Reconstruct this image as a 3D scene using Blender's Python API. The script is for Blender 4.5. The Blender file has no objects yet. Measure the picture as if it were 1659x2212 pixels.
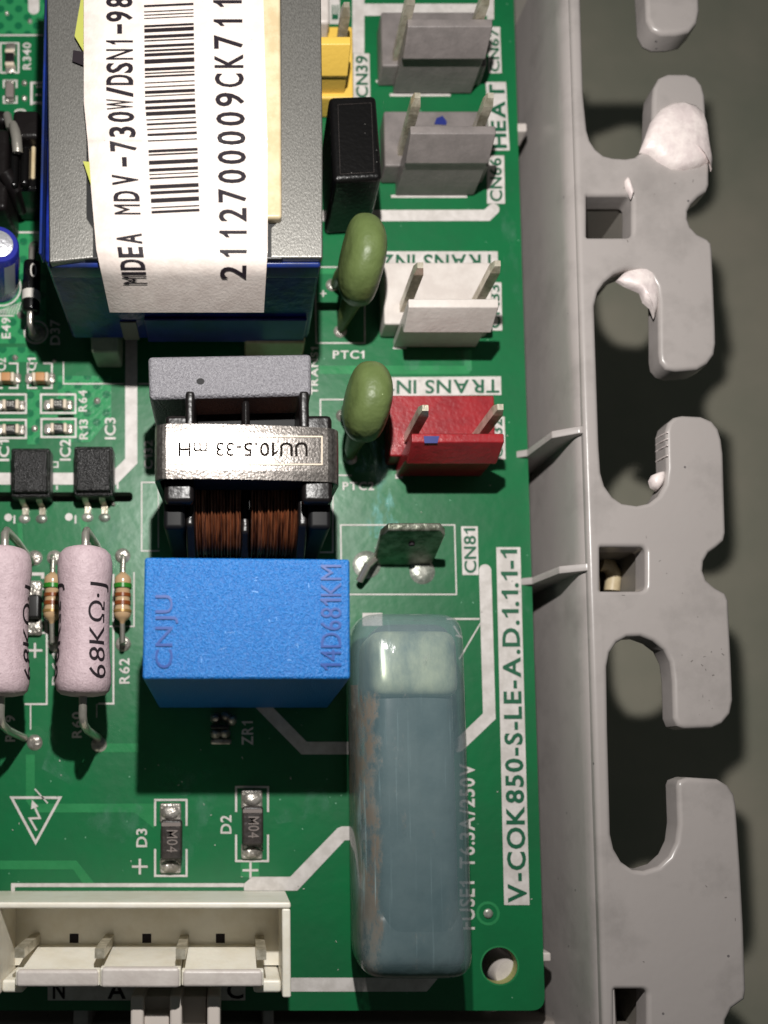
import bpy, bmesh, math, random
from mathutils import Vector, Matrix, geometry
random.seed(7)
S = bpy.context.scene
COL = S.collection
# ------------------------------------------------------------------ camera, light, exposure
F = 1900.0            # focal length in layout units (the layout grid is 1659 x 2212)
D = 10.16             # camera height over the circuit board, 1 unit = 1 cm
TH = 0.097
CT, ST = math.cos(TH), math.sin(TH)
NU, NV = 500.0, 1650.0
PV = NV - F * math.tan(TH)
cam_d = bpy.data.cameras.new('camera'); cam = bpy.data.objects.new('camera', cam_d); COL.objects.link(cam)
cam.location = (0, 0, D); cam.rotation_euler = (TH, 0, 0)
cam_d.sensor_fit = 'AUTO'; cam_d.sensor_width = 36; cam_d.lens = F / 2212 * 36
cam_d.shift_x = (829.5 - NU) / 2212; cam_d.shift_y = (PV - 1106) / 2212
cam_d.clip_start = 0.5; cam_d.clip_end = 200
cam_d.dof.use_dof = True; cam_d.dof.focus_distance = D * 0.90; cam_d.dof.aperture_fstop = 0.17
S.camera = cam

def W(u, v, z=0.0):
    """point at height z whose place in the layout grid is (u, v)"""
    a = (u - NU) / F; b = (PV - v) / F
    y = (D - z) * (ST + b * CT) / (CT - b * ST)
    return Vector((a * ((D - z) * CT + y * ST), y, z))

w = bpy.data.worlds.new("World"); S.world = w; w.use_nodes = True
w.node_tree.nodes['Background'].inputs[0].default_value = (0.85, 0.98, 0.95, 1)
w.node_tree.nodes['Background'].inputs[1].default_value = 0.042
LP = W(535, 700, 0); LP.z = 0.93 * D
ld = bpy.data.lights.new('flash_lamp', 'POINT'); ld.energy = 5500; ld.shadow_soft_size = 0.13; ld.color = (1.0, 0.975, 0.94)
lo = bpy.data.objects.new('flash_lamp', ld); lo.location = LP; COL.objects.link(lo)
S.view_settings.view_transform = 'Standard'; S.view_settings.look = 'None'
S.view_settings.exposure = 0.0; S.view_settings.gamma = 1.0
S.cycles.max_bounces = 8

# ------------------------------------------------------------------ materials
def lin(r, g, b):
    f = lambda c: (c / 255 / 12.92) if c < 11 else ((c / 255 + .055) / 1.055) ** 2.4
    return (f(r), f(g), f(b), 1)

def mat(name, rgb, rough=.5, metal=0., rgb2=None, nscale=3., nlo=.4, nhi=.6, bump=0., bscale=20., spec=.5,
        dots=None, alpha=1., trans=0., aniso=None, stretch=(1, 1, 1), speck=None, bdist=.02, sss=0., rvar=0., acov=0.):
    m = bpy.data.materials.new(name); m.use_nodes = True
    nt = m.node_tree; N = nt.nodes; L = nt.links
    p = N['Principled BSDF']
    p.inputs['Base Color'].default_value = lin(*rgb)
    p.inputs['Roughness'].default_value = rough; p.inputs['Metallic'].default_value = metal
    p.inputs['Specular IOR Level'].default_value = spec
    p.inputs['Alpha'].default_value = alpha
    p.inputs['Transmission Weight'].default_value = trans
    if sss:
        p.inputs['Subsurface Weight'].default_value = sss; p.inputs['Subsurface Scale'].default_value = .15
        p.inputs['Subsurface Radius'].default_value = (1, .8, .6)
    tc = N.new('ShaderNodeTexCoord'); mp = N.new('ShaderNodeMapping'); mp.inputs['Scale'].default_value = stretch
    L.new(tc.outputs['Object'], mp.inputs['Vector'])
    col = None
    if rgb2:
        n = N.new('ShaderNodeTexNoise'); n.inputs['Scale'].default_value = nscale; n.inputs['Detail'].default_value = 6
        n.inputs['Roughness'].default_value = .65
        L.new(mp.outputs[0], n.inputs['Vector'])
        r = N.new('ShaderNodeMapRange'); r.inputs[1].default_value = nlo; r.inputs[2].default_value = nhi
        L.new(n.outputs[0], r.inputs[0])
        mx = N.new('ShaderNodeMix'); mx.data_type = 'RGBA'
        mx.inputs['A'].default_value = lin(*rgb); mx.inputs['B'].default_value = lin(*rgb2)
        L.new(r.outputs[0], mx.inputs['Factor']); col = mx.outputs['Result']
        if acov:
            am = N.new('ShaderNodeMath'); am.operation = 'MULTIPLY'; am.inputs[1].default_value = acov; L.new(r.outputs[0], am.inputs[0]); L.new(am.outputs[0], p.inputs['Alpha'])
        if rvar:
            rr = N.new('ShaderNodeMapRange'); rr.inputs[3].default_value = rough; rr.inputs[4].default_value = rough + rvar
            L.new(r.outputs[0], rr.inputs[0]); L.new(rr.outputs[0], p.inputs['Roughness'])
    if dots:
        vo = N.new('ShaderNodeTexVoronoi'); vo.inputs['Scale'].default_value = dots[0]; vo.inputs['Randomness'].default_value = 0
        mp2 = N.new('ShaderNodeMapping'); mp2.inputs['Rotation'].default_value = (0, 0, .78)
        L.new(tc.outputs['Object'], mp2.inputs['Vector']); L.new(mp2.outputs[0], vo.inputs['Vector'])
        lt = N.new('ShaderNodeMath'); lt.operation = 'LESS_THAN'; lt.inputs[1].default_value = .3
        L.new(vo.outputs['Distance'], lt.inputs[0])
        mx = N.new('ShaderNodeMix'); mx.data_type = 'RGBA'
        if col: L.new(col, mx.inputs['A'])
        else: mx.inputs['A'].default_value = lin(*rgb)
        mx.inputs['B'].default_value = lin(*dots[1]); L.new(lt.outputs[0], mx.inputs['Factor']); col = mx.outputs['Result']
    if speck:
        n = N.new('ShaderNodeTexVoronoi'); n.inputs['Scale'].default_value = speck[0]
        L.new(tc.outputs['Object'], n.inputs['Vector'])
        lt = N.new('ShaderNodeMath'); lt.operation = 'LESS_THAN'; lt.inputs[1].default_value = speck[1]
        L.new(n.outputs['Distance'], lt.inputs[0])
        mx = N.new('ShaderNodeMix'); mx.data_type = 'RGBA'
        if col: L.new(col, mx.inputs['A'])
        else: mx.inputs['A'].default_value = lin(*rgb)
        mx.inputs['B'].default_value = lin(*speck[2]); L.new(lt.outputs[0], mx.inputs['Factor']); col = mx.outputs['Result']
    if col: L.new(col, p.inputs['Base Color'])
    if bump:
        n = N.new('ShaderNodeTexNoise'); n.inputs['Scale'].default_value = bscale; n.inputs['Detail'].default_value = 3
        L.new(mp.outputs[0], n.inputs['Vector'])
        bp = N.new('ShaderNodeBump'); bp.inputs['Strength'].default_value = bump; bp.inputs['Distance'].default_value = bdist
        L.new(n.outputs[0], bp.inputs['Height']); L.new(bp.outputs[0], p.inputs['Normal'])
    return m

M = {}
M['mask'] = mat('green_solder_mask', (20, 104, 60), .3, rgb2=(13, 90, 51), nscale=.7, nlo=.35, nhi=.65, bump=.3, bscale=7, bdist=.014, speck=(5.5, .04, (120, 165, 140)), rvar=.14)
M['mask_light'] = mat('green_mask_over_copper', (46, 128, 78), .3, bump=.3, bscale=14, bdist=.012, rgb2=(38, 118, 70), nscale=2)
M['mask_dots'] = mat('green_mask_over_hatched_copper', (44, 130, 80), .3, bump=.3, bscale=20, dots=(6.2, (20, 98, 62)))
M['fr4'] = mat('board_edge', (150, 150, 90), .6)
M['silk'] = mat('white_silkscreen_ink', (204, 198, 194), .6, rgb2=(186, 180, 175), nscale=6, speck=(5, .05, (145, 140, 136)))
M['ink_green'] = mat('green_lettering', (14, 84, 56), .5)
M['ink_black'] = mat('black_print', (32, 26, 30), .7, spec=.2)
M['solder'] = mat('solder', (196, 190, 182), .3, .55, bump=.8, bscale=14, bdist=.03, rgb2=(140, 134, 126), nscale=9)
M['pad'] = mat('tinned_pad', (178, 178, 168), .36, .45, bump=.5, bscale=14, bdist=.02, rgb2=(120, 126, 116), nscale=9)
M['lead'] = mat('tinned_lead', (185, 180, 170), .28, .7, bump=.25, bscale=20)
M['pin'] = mat('tinned_pin', (205, 198, 180), .3, .45, bump=.25, bscale=30, rgb2=(160, 152, 132), nscale=7)
M['copper'] = mat('enamelled_copper', (160, 98, 64), .34, .55, rgb2=(70, 38, 26), nscale=2.5, stretch=(14, 1, 1))
M['core'] = mat('grey_core', (152, 150, 145), .42, .75, rgb2=(116, 114, 110), nscale=46, bump=.3, bscale=50, bdist=.012, nlo=.32, nhi=.68, stretch=(1.6, .7, 1))
M['navy'] = mat('navy_varnish', (26, 42, 128), .3, rgb2=(16, 28, 88), nscale=2.2, bump=.35, bscale=5, bdist=.05, spec=.4)
M['bluetape'] = mat('blue_varnish_edge', (24, 44, 112), .25, rgb2=(30, 40, 76), nscale=1.5)
M['label'] = mat('paper_label', (208, 197, 190), .34, rgb2=(198, 186, 179), nscale=7, bump=.25, bscale=34, bdist=.012, speck=(7, .035, (165, 150, 142)), spec=.4)
M['print'] = mat('thermal_print', (30, 24, 30), .6, spec=.2)
M['print_dark'] = mat('thermal_print_bars', (28, 22, 26), .6, spec=.2)
M['yellow_tape'] = mat('yellow_tape', (158, 160, 80), .35)
M['cream'] = mat('cream_bobbin', (196, 180, 148), .4, rgb2=(178, 160, 126), nscale=4)
M['foot'] = mat('pale_green_foot', (165, 178, 152), .4, bump=.4, bscale=6, rgb2=(140, 155, 132), nscale=3)
M['cap_grey'] = mat('grey_capacitor_case', (126, 124, 129), .36, rgb2=(108, 106, 111), nscale=40, bump=1., bscale=48, bdist=.02)
M['cap_dark'] = mat('dark_resin', (24, 24, 24), .4)
M['cap_blue'] = mat('blue_capacitor_case', (8, 92, 166), .4, bump=1., bscale=60, bdist=.016, rgb2=(28, 116, 190), nscale=60, spec=.5)
M['emboss'] = mat('blue_embossed_lettering', (4, 62, 138), .4)
M['cap_blue_smooth'] = mat('blue_moulded_edge', (16, 92, 200), .4)
M['bracket'] = mat('tinned_steel_bracket', (160, 154, 149), .26, .9, rgb2=(118, 112, 108), nscale=34, bump=.3, bscale=44, bdist=.008)
M['bplas'] = mat('black_bobbin', (20, 17, 17), .34, bump=.5, bscale=9, spec=.3)
M['ferrite'] = mat('ferrite', (14, 14, 16), .55, spec=.2)
M['ic'] = mat('black_ic_moulding', (16, 15, 15), .3, bump=1., bscale=50, bdist=.02, rgb2=(22, 21, 21), nscale=20)
M['relay'] = mat('black_relay_case', (13, 12, 12), .3, bump=.45, bscale=20, bdist=.012, speck=(12, .06, (110, 108, 105)), spec=.4)
M['relay_side'] = mat('black_gloss_case', (12, 11, 11), .22)
M['pink'] = mat('pink_resistor_coat', (184, 163, 168), .62, rgb2=(172, 151, 156), nscale=14, bump=.6, bscale=40, bdist=.012, speck=(16, .1, (145, 124, 127)))
M['tan'] = mat('tan_resistor_coat', (176, 146, 112), .22)
M['bgreen'] = mat('green_band', (40, 115, 35), .25)
M['bbrown'] = mat('brown_band', (120, 62, 28), .25)
M['bgold'] = mat('gold_band', (160, 125, 75), .3, .4)
M['ptc'] = mat('olive_green_coating', (94, 108, 64), .42, rgb2=(82, 96, 54), nscale=2.4, nlo=.35, nhi=.65, bump=.5, bscale=4.5, bdist=.05, speck=(6, .05, (150, 164, 120)), spec=.3)
M['white_pl'] = mat('white_nylon', (204, 196, 190), .4, bump=.2, bscale=20, rgb2=(192, 183, 177), nscale=3)
M['ivory_pl'] = mat('ivory_nylon', (232, 227, 214), .4, bump=.2, bscale=14, sss=.1, rgb2=(222, 215, 198), nscale=2)
M['grey_pl'] = mat('grey_nylon', (122, 115, 113), .42, bump=.25, bscale=20, rgb2=(110, 104, 102), nscale=4)
M['red_pl'] = mat('red_nylon', (146, 32, 38), .38, bump=.3, bscale=20, rgb2=(130, 26, 33), nscale=4)
M['yellow_pl'] = mat('yellow_nylon', (218, 180, 80), .42, bump=.2, bscale=20)
M['smd_black'] = mat('chip_top', (30, 28, 28), .35)
M['diode_body'] = mat('diode_moulding', (54, 48, 46), .4, rgb2=(40, 36, 34), nscale=12, bump=.4)
M['ceramic'] = mat('ceramic_end', (205, 190, 170), .5)
M['tan_chip'] = mat('tan_chip', (176, 128, 84), .5)
M['marking'] = mat('pale_marking', (190, 185, 178), .5)
M['marking_dim'] = mat('dim_marking', (118, 108, 104), .5)
M['frame'] = mat('grey_abs', (160, 153, 150), .3, rgb2=(136, 130, 127), nscale=1.1, nlo=.5, nhi=.78, bump=.14, bscale=2.5, bdist=.05, speck=(3.2, .045, (105, 100, 100)), rvar=.15)
M['tray'] = mat('grey_abs_tray', (132, 122, 116), .5, rgb2=(110, 110, 102), nscale=.5, nlo=.35, nhi=.65)
M['glue'] = mat('white_glue', (232, 220, 216), .42, bump=.6, bscale=3.2, bdist=.06, rgb2=(214, 200, 198), nscale=5, speck=(6, .06, (190, 176, 172)))
M['floor'] = mat('pale_table', (164, 158, 142), .75, rgb2=(144, 144, 128), nscale=.16, bump=.2, bscale=4)
M['can'] = mat('aluminium_can', (200, 200, 205), .4, .7, bump=.5, bscale=25)
M['sleeve_blue'] = mat('blue_can_sleeve', (36, 42, 130), .25)
M['sleeve_mark'] = mat('sleeve_stripe', (190, 190, 205), .4)
M['residue'] = mat('flux_residue', (120, 190, 182), .2, rgb2=(150, 205, 195), nscale=4.5, stretch=(2.4, .7, 1), nlo=.46, nhi=.7, acov=.85)  # cyan-white: residue tone with the mask's glare painted into it
M['blue_mark'] = mat('blue_marker', (34, 44, 110), .4)
M['tab'] = mat('tarnished_tab', (150, 150, 138), .3, .6, rgb2=(90, 94, 80), nscale=6, bump=.4, bscale=14)
M['inner_white'] = mat('fuse_end_cap', (214, 220, 186), .3, .2, rgb2=(104, 122, 118), nscale=1.5, stretch=(1.3, .6, 1), nlo=.36, nhi=.66)  # upper cap; the light it catches is put into the pale colour
M['inner_body'] = mat('fuse_body', (92, 102, 102), .35, rgb2=(50, 62, 64), nscale=1.3, nlo=.35, nhi=.65)

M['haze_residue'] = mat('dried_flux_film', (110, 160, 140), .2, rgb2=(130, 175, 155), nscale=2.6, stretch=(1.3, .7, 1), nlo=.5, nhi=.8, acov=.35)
M['seam'] = mat('dusty_sleeve_strip', (160, 150, 132), .6, rgb2=(128, 118, 104), nscale=8, bump=.6, bscale=20)
M['tape_front'] = mat('navy_tape', (44, 42, 124), .3, rgb2=(34, 34, 100), nscale=2, spec=.4)
M['white_pl2'] = mat('plug_plastic', (206, 196, 188), .45)
M['clamp_ink'] = mat('matt_black_ink', (30, 26, 24), 1., spec=.0)
M['scuff'] = mat('scuff_mark', (120, 114, 111), .5)
M['scuff_light'] = mat('light_scuff', (120, 170, 225), .5)
M['dark_gap'] = mat('dark_gap', (20, 14, 14), .7, spec=.1)
# clear shrink sleeve: thin, bluish, dusty
def sleeve_mat():
    m = bpy.data.materials.new('clear_shrink_sleeve'); m.use_nodes = True
    nt = m.node_tree; N = nt.nodes; L = nt.links; p = N['Principled BSDF']
    tc = N.new('ShaderNodeTexCoord')
    mp = N.new('ShaderNodeMapping'); mp.inputs['Scale'].default_value = (1, .45, 1); L.new(tc.outputs['Object'], mp.inputs[0])
    n1 = N.new('ShaderNodeTexNoise'); n1.inputs['Scale'].default_value = 5; n1.inputs['Detail'].default_value = 9; n1.inputs['Roughness'].default_value = .8; L.new(mp.outputs[0], n1.inputs['Vector'])
    r1 = N.new('ShaderNodeMapRange'); r1.inputs[1].default_value = .58; r1.inputs[2].default_value = .72; L.new(n1.outputs[0], r1.inputs[0])
    sx = N.new('ShaderNodeSeparateXYZ'); L.new(tc.outputs['Object'], sx.inputs[0])
    # dirt gathered along the glued left seam, away from the cleaner upper end
    e1 = N.new('ShaderNodeMapRange'); e1.inputs[1].default_value = -.46; e1.inputs[2].default_value = -.58; e1.inputs[3].default_value = 0; e1.inputs[4].default_value = 1; L.new(sx.outputs[0], e1.inputs[0])
    e2 = N.new('ShaderNodeMath'); e2.operation = 'MULTIPLY_ADD'; e2.inputs[1].default_value = .2
    e3 = N.new('ShaderNodeMapRange'); e3.inputs[1].default_value = 1.25; e3.inputs[2].default_value = .9; L.new(sx.outputs[1], e3.inputs[0])
    e4 = N.new('ShaderNodeMath'); e4.operation = 'MULTIPLY'; L.new(e1.outputs[0], e4.inputs[0]); L.new(e3.outputs[0], e4.inputs[1]); L.new(e4.outputs[0], e2.inputs[0]); L.new(n1.outputs[0], e2.inputs[2])
    L.new(e2.outputs[0], r1.inputs[0])
    mx = N.new('ShaderNodeMix'); mx.data_type = 'RGBA'; mx.inputs['A'].default_value = lin(104, 128, 134); mx.inputs['B'].default_value = lin(108, 99, 88)
    L.new(r1.outputs[0], mx.inputs['Factor'])
    mp3 = N.new('ShaderNodeMapping'); mp3.inputs['Scale'].default_value = (16, .5, 1); L.new(tc.outputs['Object'], mp3.inputs[0])
    n3 = N.new('ShaderNodeTexNoise'); n3.inputs['Scale'].default_value = 1.5; n3.inputs['Detail'].default_value = 4; L.new(mp3.outputs[0], n3.inputs['Vector'])
    r3 = N.new('ShaderNodeMapRange'); r3.inputs[1].default_value = .62; r3.inputs[2].default_value = .74; r3.inputs[4].default_value = .8; L.new(n3.outputs[0], r3.inputs[0])
    m3 = N.new('ShaderNodeMix'); m3.data_type = 'RGBA'; m3.inputs['B'].default_value = lin(150, 178, 184); L.new(mx.outputs['Result'], m3.inputs['A']); L.new(r3.outputs[0], m3.inputs['Factor'])
    n4 = N.new('ShaderNodeTexNoise'); n4.inputs['Scale'].default_value = .9; n4.inputs['Detail'].default_value = 3; L.new(tc.outputs['Object'], n4.inputs['Vector'])
    r4 = N.new('ShaderNodeMapRange'); r4.inputs[1].default_value = .42; r4.inputs[2].default_value = .66; r4.inputs[4].default_value = .55; L.new(n4.outputs[0], r4.inputs[0])
    m4 = N.new('ShaderNodeMix'); m4.data_type = 'RGBA'; m4.inputs['B'].default_value = lin(142, 160, 162); L.new(m3.outputs['Result'], m4.inputs['A']); L.new(r4.outputs[0], m4.inputs['Factor'])
    L.new(m4.outputs['Result'], p.inputs['Base Color'])
    ma = N.new('ShaderNodeMapRange'); ma.inputs[3].default_value = .42; ma.inputs[4].default_value = .85; L.new(r1.outputs[0], ma.inputs[0]); L.new(ma.outputs[0], p.inputs['Alpha'])
    mr = N.new('ShaderNodeMapRange'); mr.inputs[3].default_value = .13; mr.inputs[4].default_value = .6; L.new(r1.outputs[0], mr.inputs[0]); L.new(mr.outputs[0], p.inputs['Roughness'])
    n2 = N.new('ShaderNodeTexNoise'); n2.inputs['Scale'].default_value = 7; n2.inputs['Detail'].default_value = 5; L.new(mp.outputs[0], n2.inputs['Vector'])
    b = N.new('ShaderNodeBump'); b.inputs['Strength'].default_value = .25; b.inputs['Distance'].default_value = .05; p.inputs['Coat Weight'].default_value = .6; p.inputs['Coat Roughness'].default_value = .08; L.new(n2.outputs[0], b.inputs['Height']); L.new(b.outputs[0], p.inputs['Normal'])
    return m
M['shrink'] = sleeve_mat()
M['dust'] = mat('dusty_shrink_seam', (150, 138, 122), .7, rgb2=(96, 100, 98), nscale=7, stretch=(1.5, .6, 1), bump=1., bscale=11, bdist=.06)

# ------------------------------------------------------------------ helpers
def thing(name, label, cat, loc, group=None):
    o = bpy.data.objects.new(name, None); COL.objects.link(o); o.location = loc; o.empty_display_size = .2
    o['label'] = label; o['category'] = cat
    if group: o['group'] = group
    return o

def root_loc(p):
    v = Vector((0, 0, 0))
    while p is not None:
        v += p.location; p = p.parent
    return v

def mk(name, verts, faces, m, parent=None, smooth=False, kind=None, label=None):
    me = bpy.data.meshes.new(name); me.from_pydata([tuple(v) for v in verts], [], faces); me.update()
    return fin(name, me, m, parent, smooth, kind, label)

def fin(name, me, m, parent=None, smooth=False, kind=None, label=None, angle=50):
    if parent is not None: me.transform(Matrix.Translation(-root_loc(parent)))
    o = bpy.data.objects.new(name, me); COL.objects.link(o)
    if parent is not None: o.parent = parent
    me.materials.clear(); me.materials.append(M[m] if isinstance(m, str) else m)
    if smooth:
        me.polygons.foreach_set('use_smooth', [True] * len(me.polygons)); me.set_sharp_from_angle(angle=math.radians(angle))
    if kind: o['kind'] = kind
    if label: o['label'] = label
    return o

def from_bm(name, bm, m, parent=None, smooth=True, bevel=0, seg=2, kind=None, label=None, wn=False):
    bmesh.ops.recalc_face_normals(bm, faces=bm.faces[:])
    if bevel:
        bmesh.ops.bevel(bm, geom=[e for e in bm.edges if e.calc_face_angle(0) > .5], offset=bevel, segments=seg, profile=.5, affect='EDGES', clamp_overlap=True)
    me = bpy.data.meshes.new(name); bm.to_mesh(me); bm.free()
    o = fin(name, me, m, parent, smooth, kind, label, angle=60)
    if bevel or wn:
        md = o.modifiers.new('weighted_normal', 'WEIGHTED_NORMAL'); md.keep_sharp = True
    return o

def add_hexa(bm, b, t):
    vb = [bm.verts.new(p) for p in b]; vt = [bm.verts.new(p) for p in t]; n = len(b)
    bm.faces.new(vb[::-1]); bm.faces.new(vt)
    for i in range(n): bm.faces.new((vb[i], vb[(i + 1) % n], vt[(i + 1) % n], vt[i]))

def prism(name, poly, z0, z1, m, parent=None, bevel=0, seg=2, **k):
    bm = bmesh.new(); add_hexa(bm, [Vector((p[0], p[1], z0)) for p in poly], [Vector((p[0], p[1], z1)) for p in poly])
    return from_bm(name, bm, m, parent, bevel=bevel, seg=seg, **k)

def ibox(name, u0, v0, u1, v1, z1, z0, m, parent=None, bevel=0, seg=2, **k):
    """upright box whose top (height z1) lies on the layout rectangle"""
    vm, um = (v0 + v1) / 2, (u0 + u1) / 2
    x0, x1 = W(u0, vm, z1).x, W(u1, vm, z1).x; y0, y1 = W(um, v1, z1).y, W(um, v0, z1).y
    return prism(name, [(x0, y0), (x1, y0), (x1, y1), (x0, y1)], z0, z1, m, parent, bevel, seg, **k)

def iquad(name, pts, z1, z0, m, parent=None, bevel=0, seg=2, **k):
    q = [W(u, v, z1) for u, v in pts]
    return prism(name, [(p.x, p.y) for p in q][::-1], z0, z1, m, parent, bevel, seg, **k)

def wbox(name, x0, x1, y0, y1, z0, z1, m, parent=None, bevel=0, seg=2, **k):
    return prism(name, [(x0, y0), (x1, y0), (x1, y1), (x0, y1)], z0, z1, m, parent, bevel, seg, **k)

def tube(name, path, r, m, parent=None, n=10, rs=None, cap=True, **k):
    path = [Vector(p) for p in path]; vs = []; fs = []; ref = None
    for i, p in enumerate(path):
        t = (path[min(i + 1, len(path) - 1)] - path[max(i - 1, 0)]).normalized()
        if ref is None: ref = t.orthogonal().normalized()
        ref = (ref - t * ref.dot(t)).normalized(); b = t.cross(ref)
        rr = rs[i] if rs else r
        for j in range(n):
            a = 2 * math.pi * j / n; vs.append(p + (ref * math.cos(a) + b * math.sin(a)) * rr)
    for i in range(len(path) - 1):
        for j in range(n):
            fs.append((i * n + j, i * n + (j + 1) % n, (i + 1) * n + (j + 1) % n, (i + 1) * n + j))
    if cap: fs.append(tuple(range(n))[::-1]); fs.append(tuple((len(path) - 1) * n + j for j in range(n)))
    me = bpy.data.meshes.new(name); me.from_pydata([tuple(v) for v in vs], [], fs); me.update()
    return fin(name, me, m, parent, True, angle=50, **k)

def disc_mesh(name, c, r, z, m, parent=None, n=28, dome=0., sq=1., **k):
    vs = []; fs = []; rings = [(1, 0), (.9, .35), (.65, .75), (.35, .95)]
    for f, h in rings:
        for j in range(n):
            a = 2 * math.pi * j / n; vs.append((c.x + r * f * math.cos(a), c.y + r * f * sq * math.sin(a), z + dome * h))
    vs.append((c.x, c.y, z + dome))
    for i in range(len(rings) - 1):
        for j in range(n): fs.append((i * n + j, i * n + (j + 1) % n, (i + 1) * n + (j + 1) % n, (i + 1) * n + j))
    o = (len(rings) - 1) * n
    for j in range(n): fs.append((o + j, o + (j + 1) % n, len(vs) - 1))
    return mk(name, vs, fs, m, parent, smooth=True, **k)

def ring_mesh(name, c, r0, r1, z, m, parent=None, n=40, a0=0, a1=2 * math.pi, **k):
    vs = []; fs = []
    for j in range(n + 1):
        a = a0 + (a1 - a0) * j / n
        for r in (r0, r1): vs.append((c.x + r * math.cos(a), c.y + r * math.sin(a), z))
    for j in range(n): fs.append((2 * j, 2 * j + 1, 2 * j + 3, 2 * j + 2))
    return mk(name, vs, fs, m, parent, **k)

def stroke(name, pts, wd, z, m, parent=None, closed=False, round_end=False, **k):
    """mitred flat line of width wd (layout px) through layout points"""
    P = [W(u, v, z) for u, v in pts]; h = wd * D / F / 2; n = len(P); L = []; R = []
    if round_end and not closed:
        pass
    for i in range(n):
        a = P[(i - 1) % n] if (i > 0 or closed) else None; b = P[(i + 1) % n] if (i < n - 1 or closed) else None
        d1 = (P[i] - a).normalized() if a is not None else (b - P[i]).normalized()
        d2 = (b - P[i]).normalized() if b is not None else d1
        n1 = Vector((-d1.y, d1.x, 0)); n2 = Vector((-d2.y, d2.x, 0)); mt = (n1 + n2).normalized()
        s = h / max(.4, mt.dot(n1)); L.append(P[i] + mt * s); R.append(P[i] - mt * s)
    vs = []; fs = []
    for l, r in zip(L, R): vs += [l, r]
    for i in range(n if closed else n - 1):
        j = (i + 1) % n; fs.append((2 * i, 2 * i + 1, 2 * j + 1, 2 * j))
    if round_end and not closed:
        for i, j in ((0, 1), (n - 1, n - 2)):
            d = (P[i] - P[j]).normalized(); a0 = math.atan2(d.y, d.x) - math.pi / 2; base = len(vs)
            arc = [P[i] + Vector((math.cos(a0 + math.pi * q / 10), math.sin(a0 + math.pi * q / 10), 0)) * h for q in range(11)]
            vs += arc; fs.append(tuple(range(base, base + 11)))
    return mk(name, vs, fs, m, parent, **k)

def patch(name, pts, z, m, parent=None, **k):
    return mk(name, [W(u, v, z) for u, v in pts], [tuple(range(len(pts)))[::-1]], m, parent, **k)

FONTS = {}
GL = {}
CAP = .7
def glyph(c, weight):
    if (c, weight) in GL: return GL[(c, weight)]
    if c == '1':
        t = .12 + weight; q = [(.22, 0), (.22 + t, 0), (.22 + t, CAP), (.26, CAP), (.19, CAP * .86), (.06, CAP * .75), (.06, CAP * .62), (.22, CAP * .72)]
        g = (q, [tuple(range(len(q)))], .06, .22 + t)
    else:
        cu = bpy.data.curves.new('t', 'FONT'); cu.body = c; cu.resolution_u = 3; cu.offset = weight; cu.fill_mode = 'FRONT'
        ob = bpy.data.objects.new('t', cu); COL.objects.link(ob); bpy.context.view_layer.update()
        me = bpy.data.meshes.new_from_object(ob.evaluated_get(bpy.context.evaluated_depsgraph_get()))
        vs = [tuple(v.co)[:2] for v in me.vertices]; fs = [tuple(p.vertices) for p in me.polygons]
        bpy.data.objects.remove(ob); bpy.data.curves.remove(cu); bpy.data.meshes.remove(me)
        g = (vs, fs, min(v[0] for v in vs), max(v[0] for v in vs))
    GL[(c, weight)] = g; return g

def text_verts(s, weight=0.0, res=3, slices=0):
    key = (s, weight, slices)
    if key in FONTS: return FONTS[key]
    vs = []; fs = []; x = 0
    for c in s:
        if c == ' ': x += .3; continue
        v, f, a, b = glyph(c, weight); n = len(vs)
        vs += [(p[0] - a + x, p[1]) for p in v]; fs += [tuple(i + n for i in q) for q in f]; x += b - a + .1
    if c in '-.·/': pass
    x0 = min(v[0] for v in vs); x1 = max(v[0] for v in vs); y0 = min(v[1] for v in vs); y1 = max(v[1] for v in vs)
    vs = [((v[0] - x0) / max(1e-6, x1 - x0), (v[1] - y0) / max(1e-6, y1 - y0)) for v in vs]
    if slices:
        bm = bmesh.new(); B = [bm.verts.new((a, b, 0)) for a, b in vs]
        for f in fs:
            try: bm.faces.new([B[i] for i in f])
            except ValueError: pass
        bm.normal_update(); bmesh.ops.triangulate(bm, faces=bm.faces[:])
        for i in range(1, slices): bmesh.ops.bisect_plane(bm, geom=bm.verts[:] + bm.edges[:] + bm.faces[:], plane_co=(0, i / slices, 0), plane_no=(0, 1, 0))
        bm.verts.index_update(); vs = [(v.co.x, v.co.y) for v in bm.verts]; fs = [tuple(v.index for v in f.verts) for f in bm.faces]; bm.free()
    FONTS[key] = (vs, fs); return FONTS[key]

def corners(u0, v0, u1, v1, d):
    return {'up': ((u1, v1), (u1, v0), (u0, v0), (u0, v1)), 'flip': ((u1, v0), (u0, v0), (u0, v1), (u1, v1)),
            'normal': ((u0, v1), (u1, v1), (u1, v0), (u0, v0)), 'down': ((u0, v0), (u0, v1), (u1, v1), (u1, v0))}[d]

def text(name, s, c, z, m, parent, weight=.015, fn=None, label=None):
    """lettering fitted to four layout corners (start-bottom, end-bottom, end-top, start-top)"""
    vs, fs = text_verts(s, weight, slices=5 if fn else 0); out = []
    for a, b in vs:
        u = (1 - b) * ((1 - a) * c[0][0] + a * c[1][0]) + b * ((1 - a) * c[3][0] + a * c[2][0])
        v = (1 - b) * ((1 - a) * c[0][1] + a * c[1][1]) + b * ((1 - a) * c[3][1] + a * c[2][1])
        out.append(fn(u, v) if fn else W(u, v, z))
    return mk(name, out, fs, m, parent, label=label)

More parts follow.
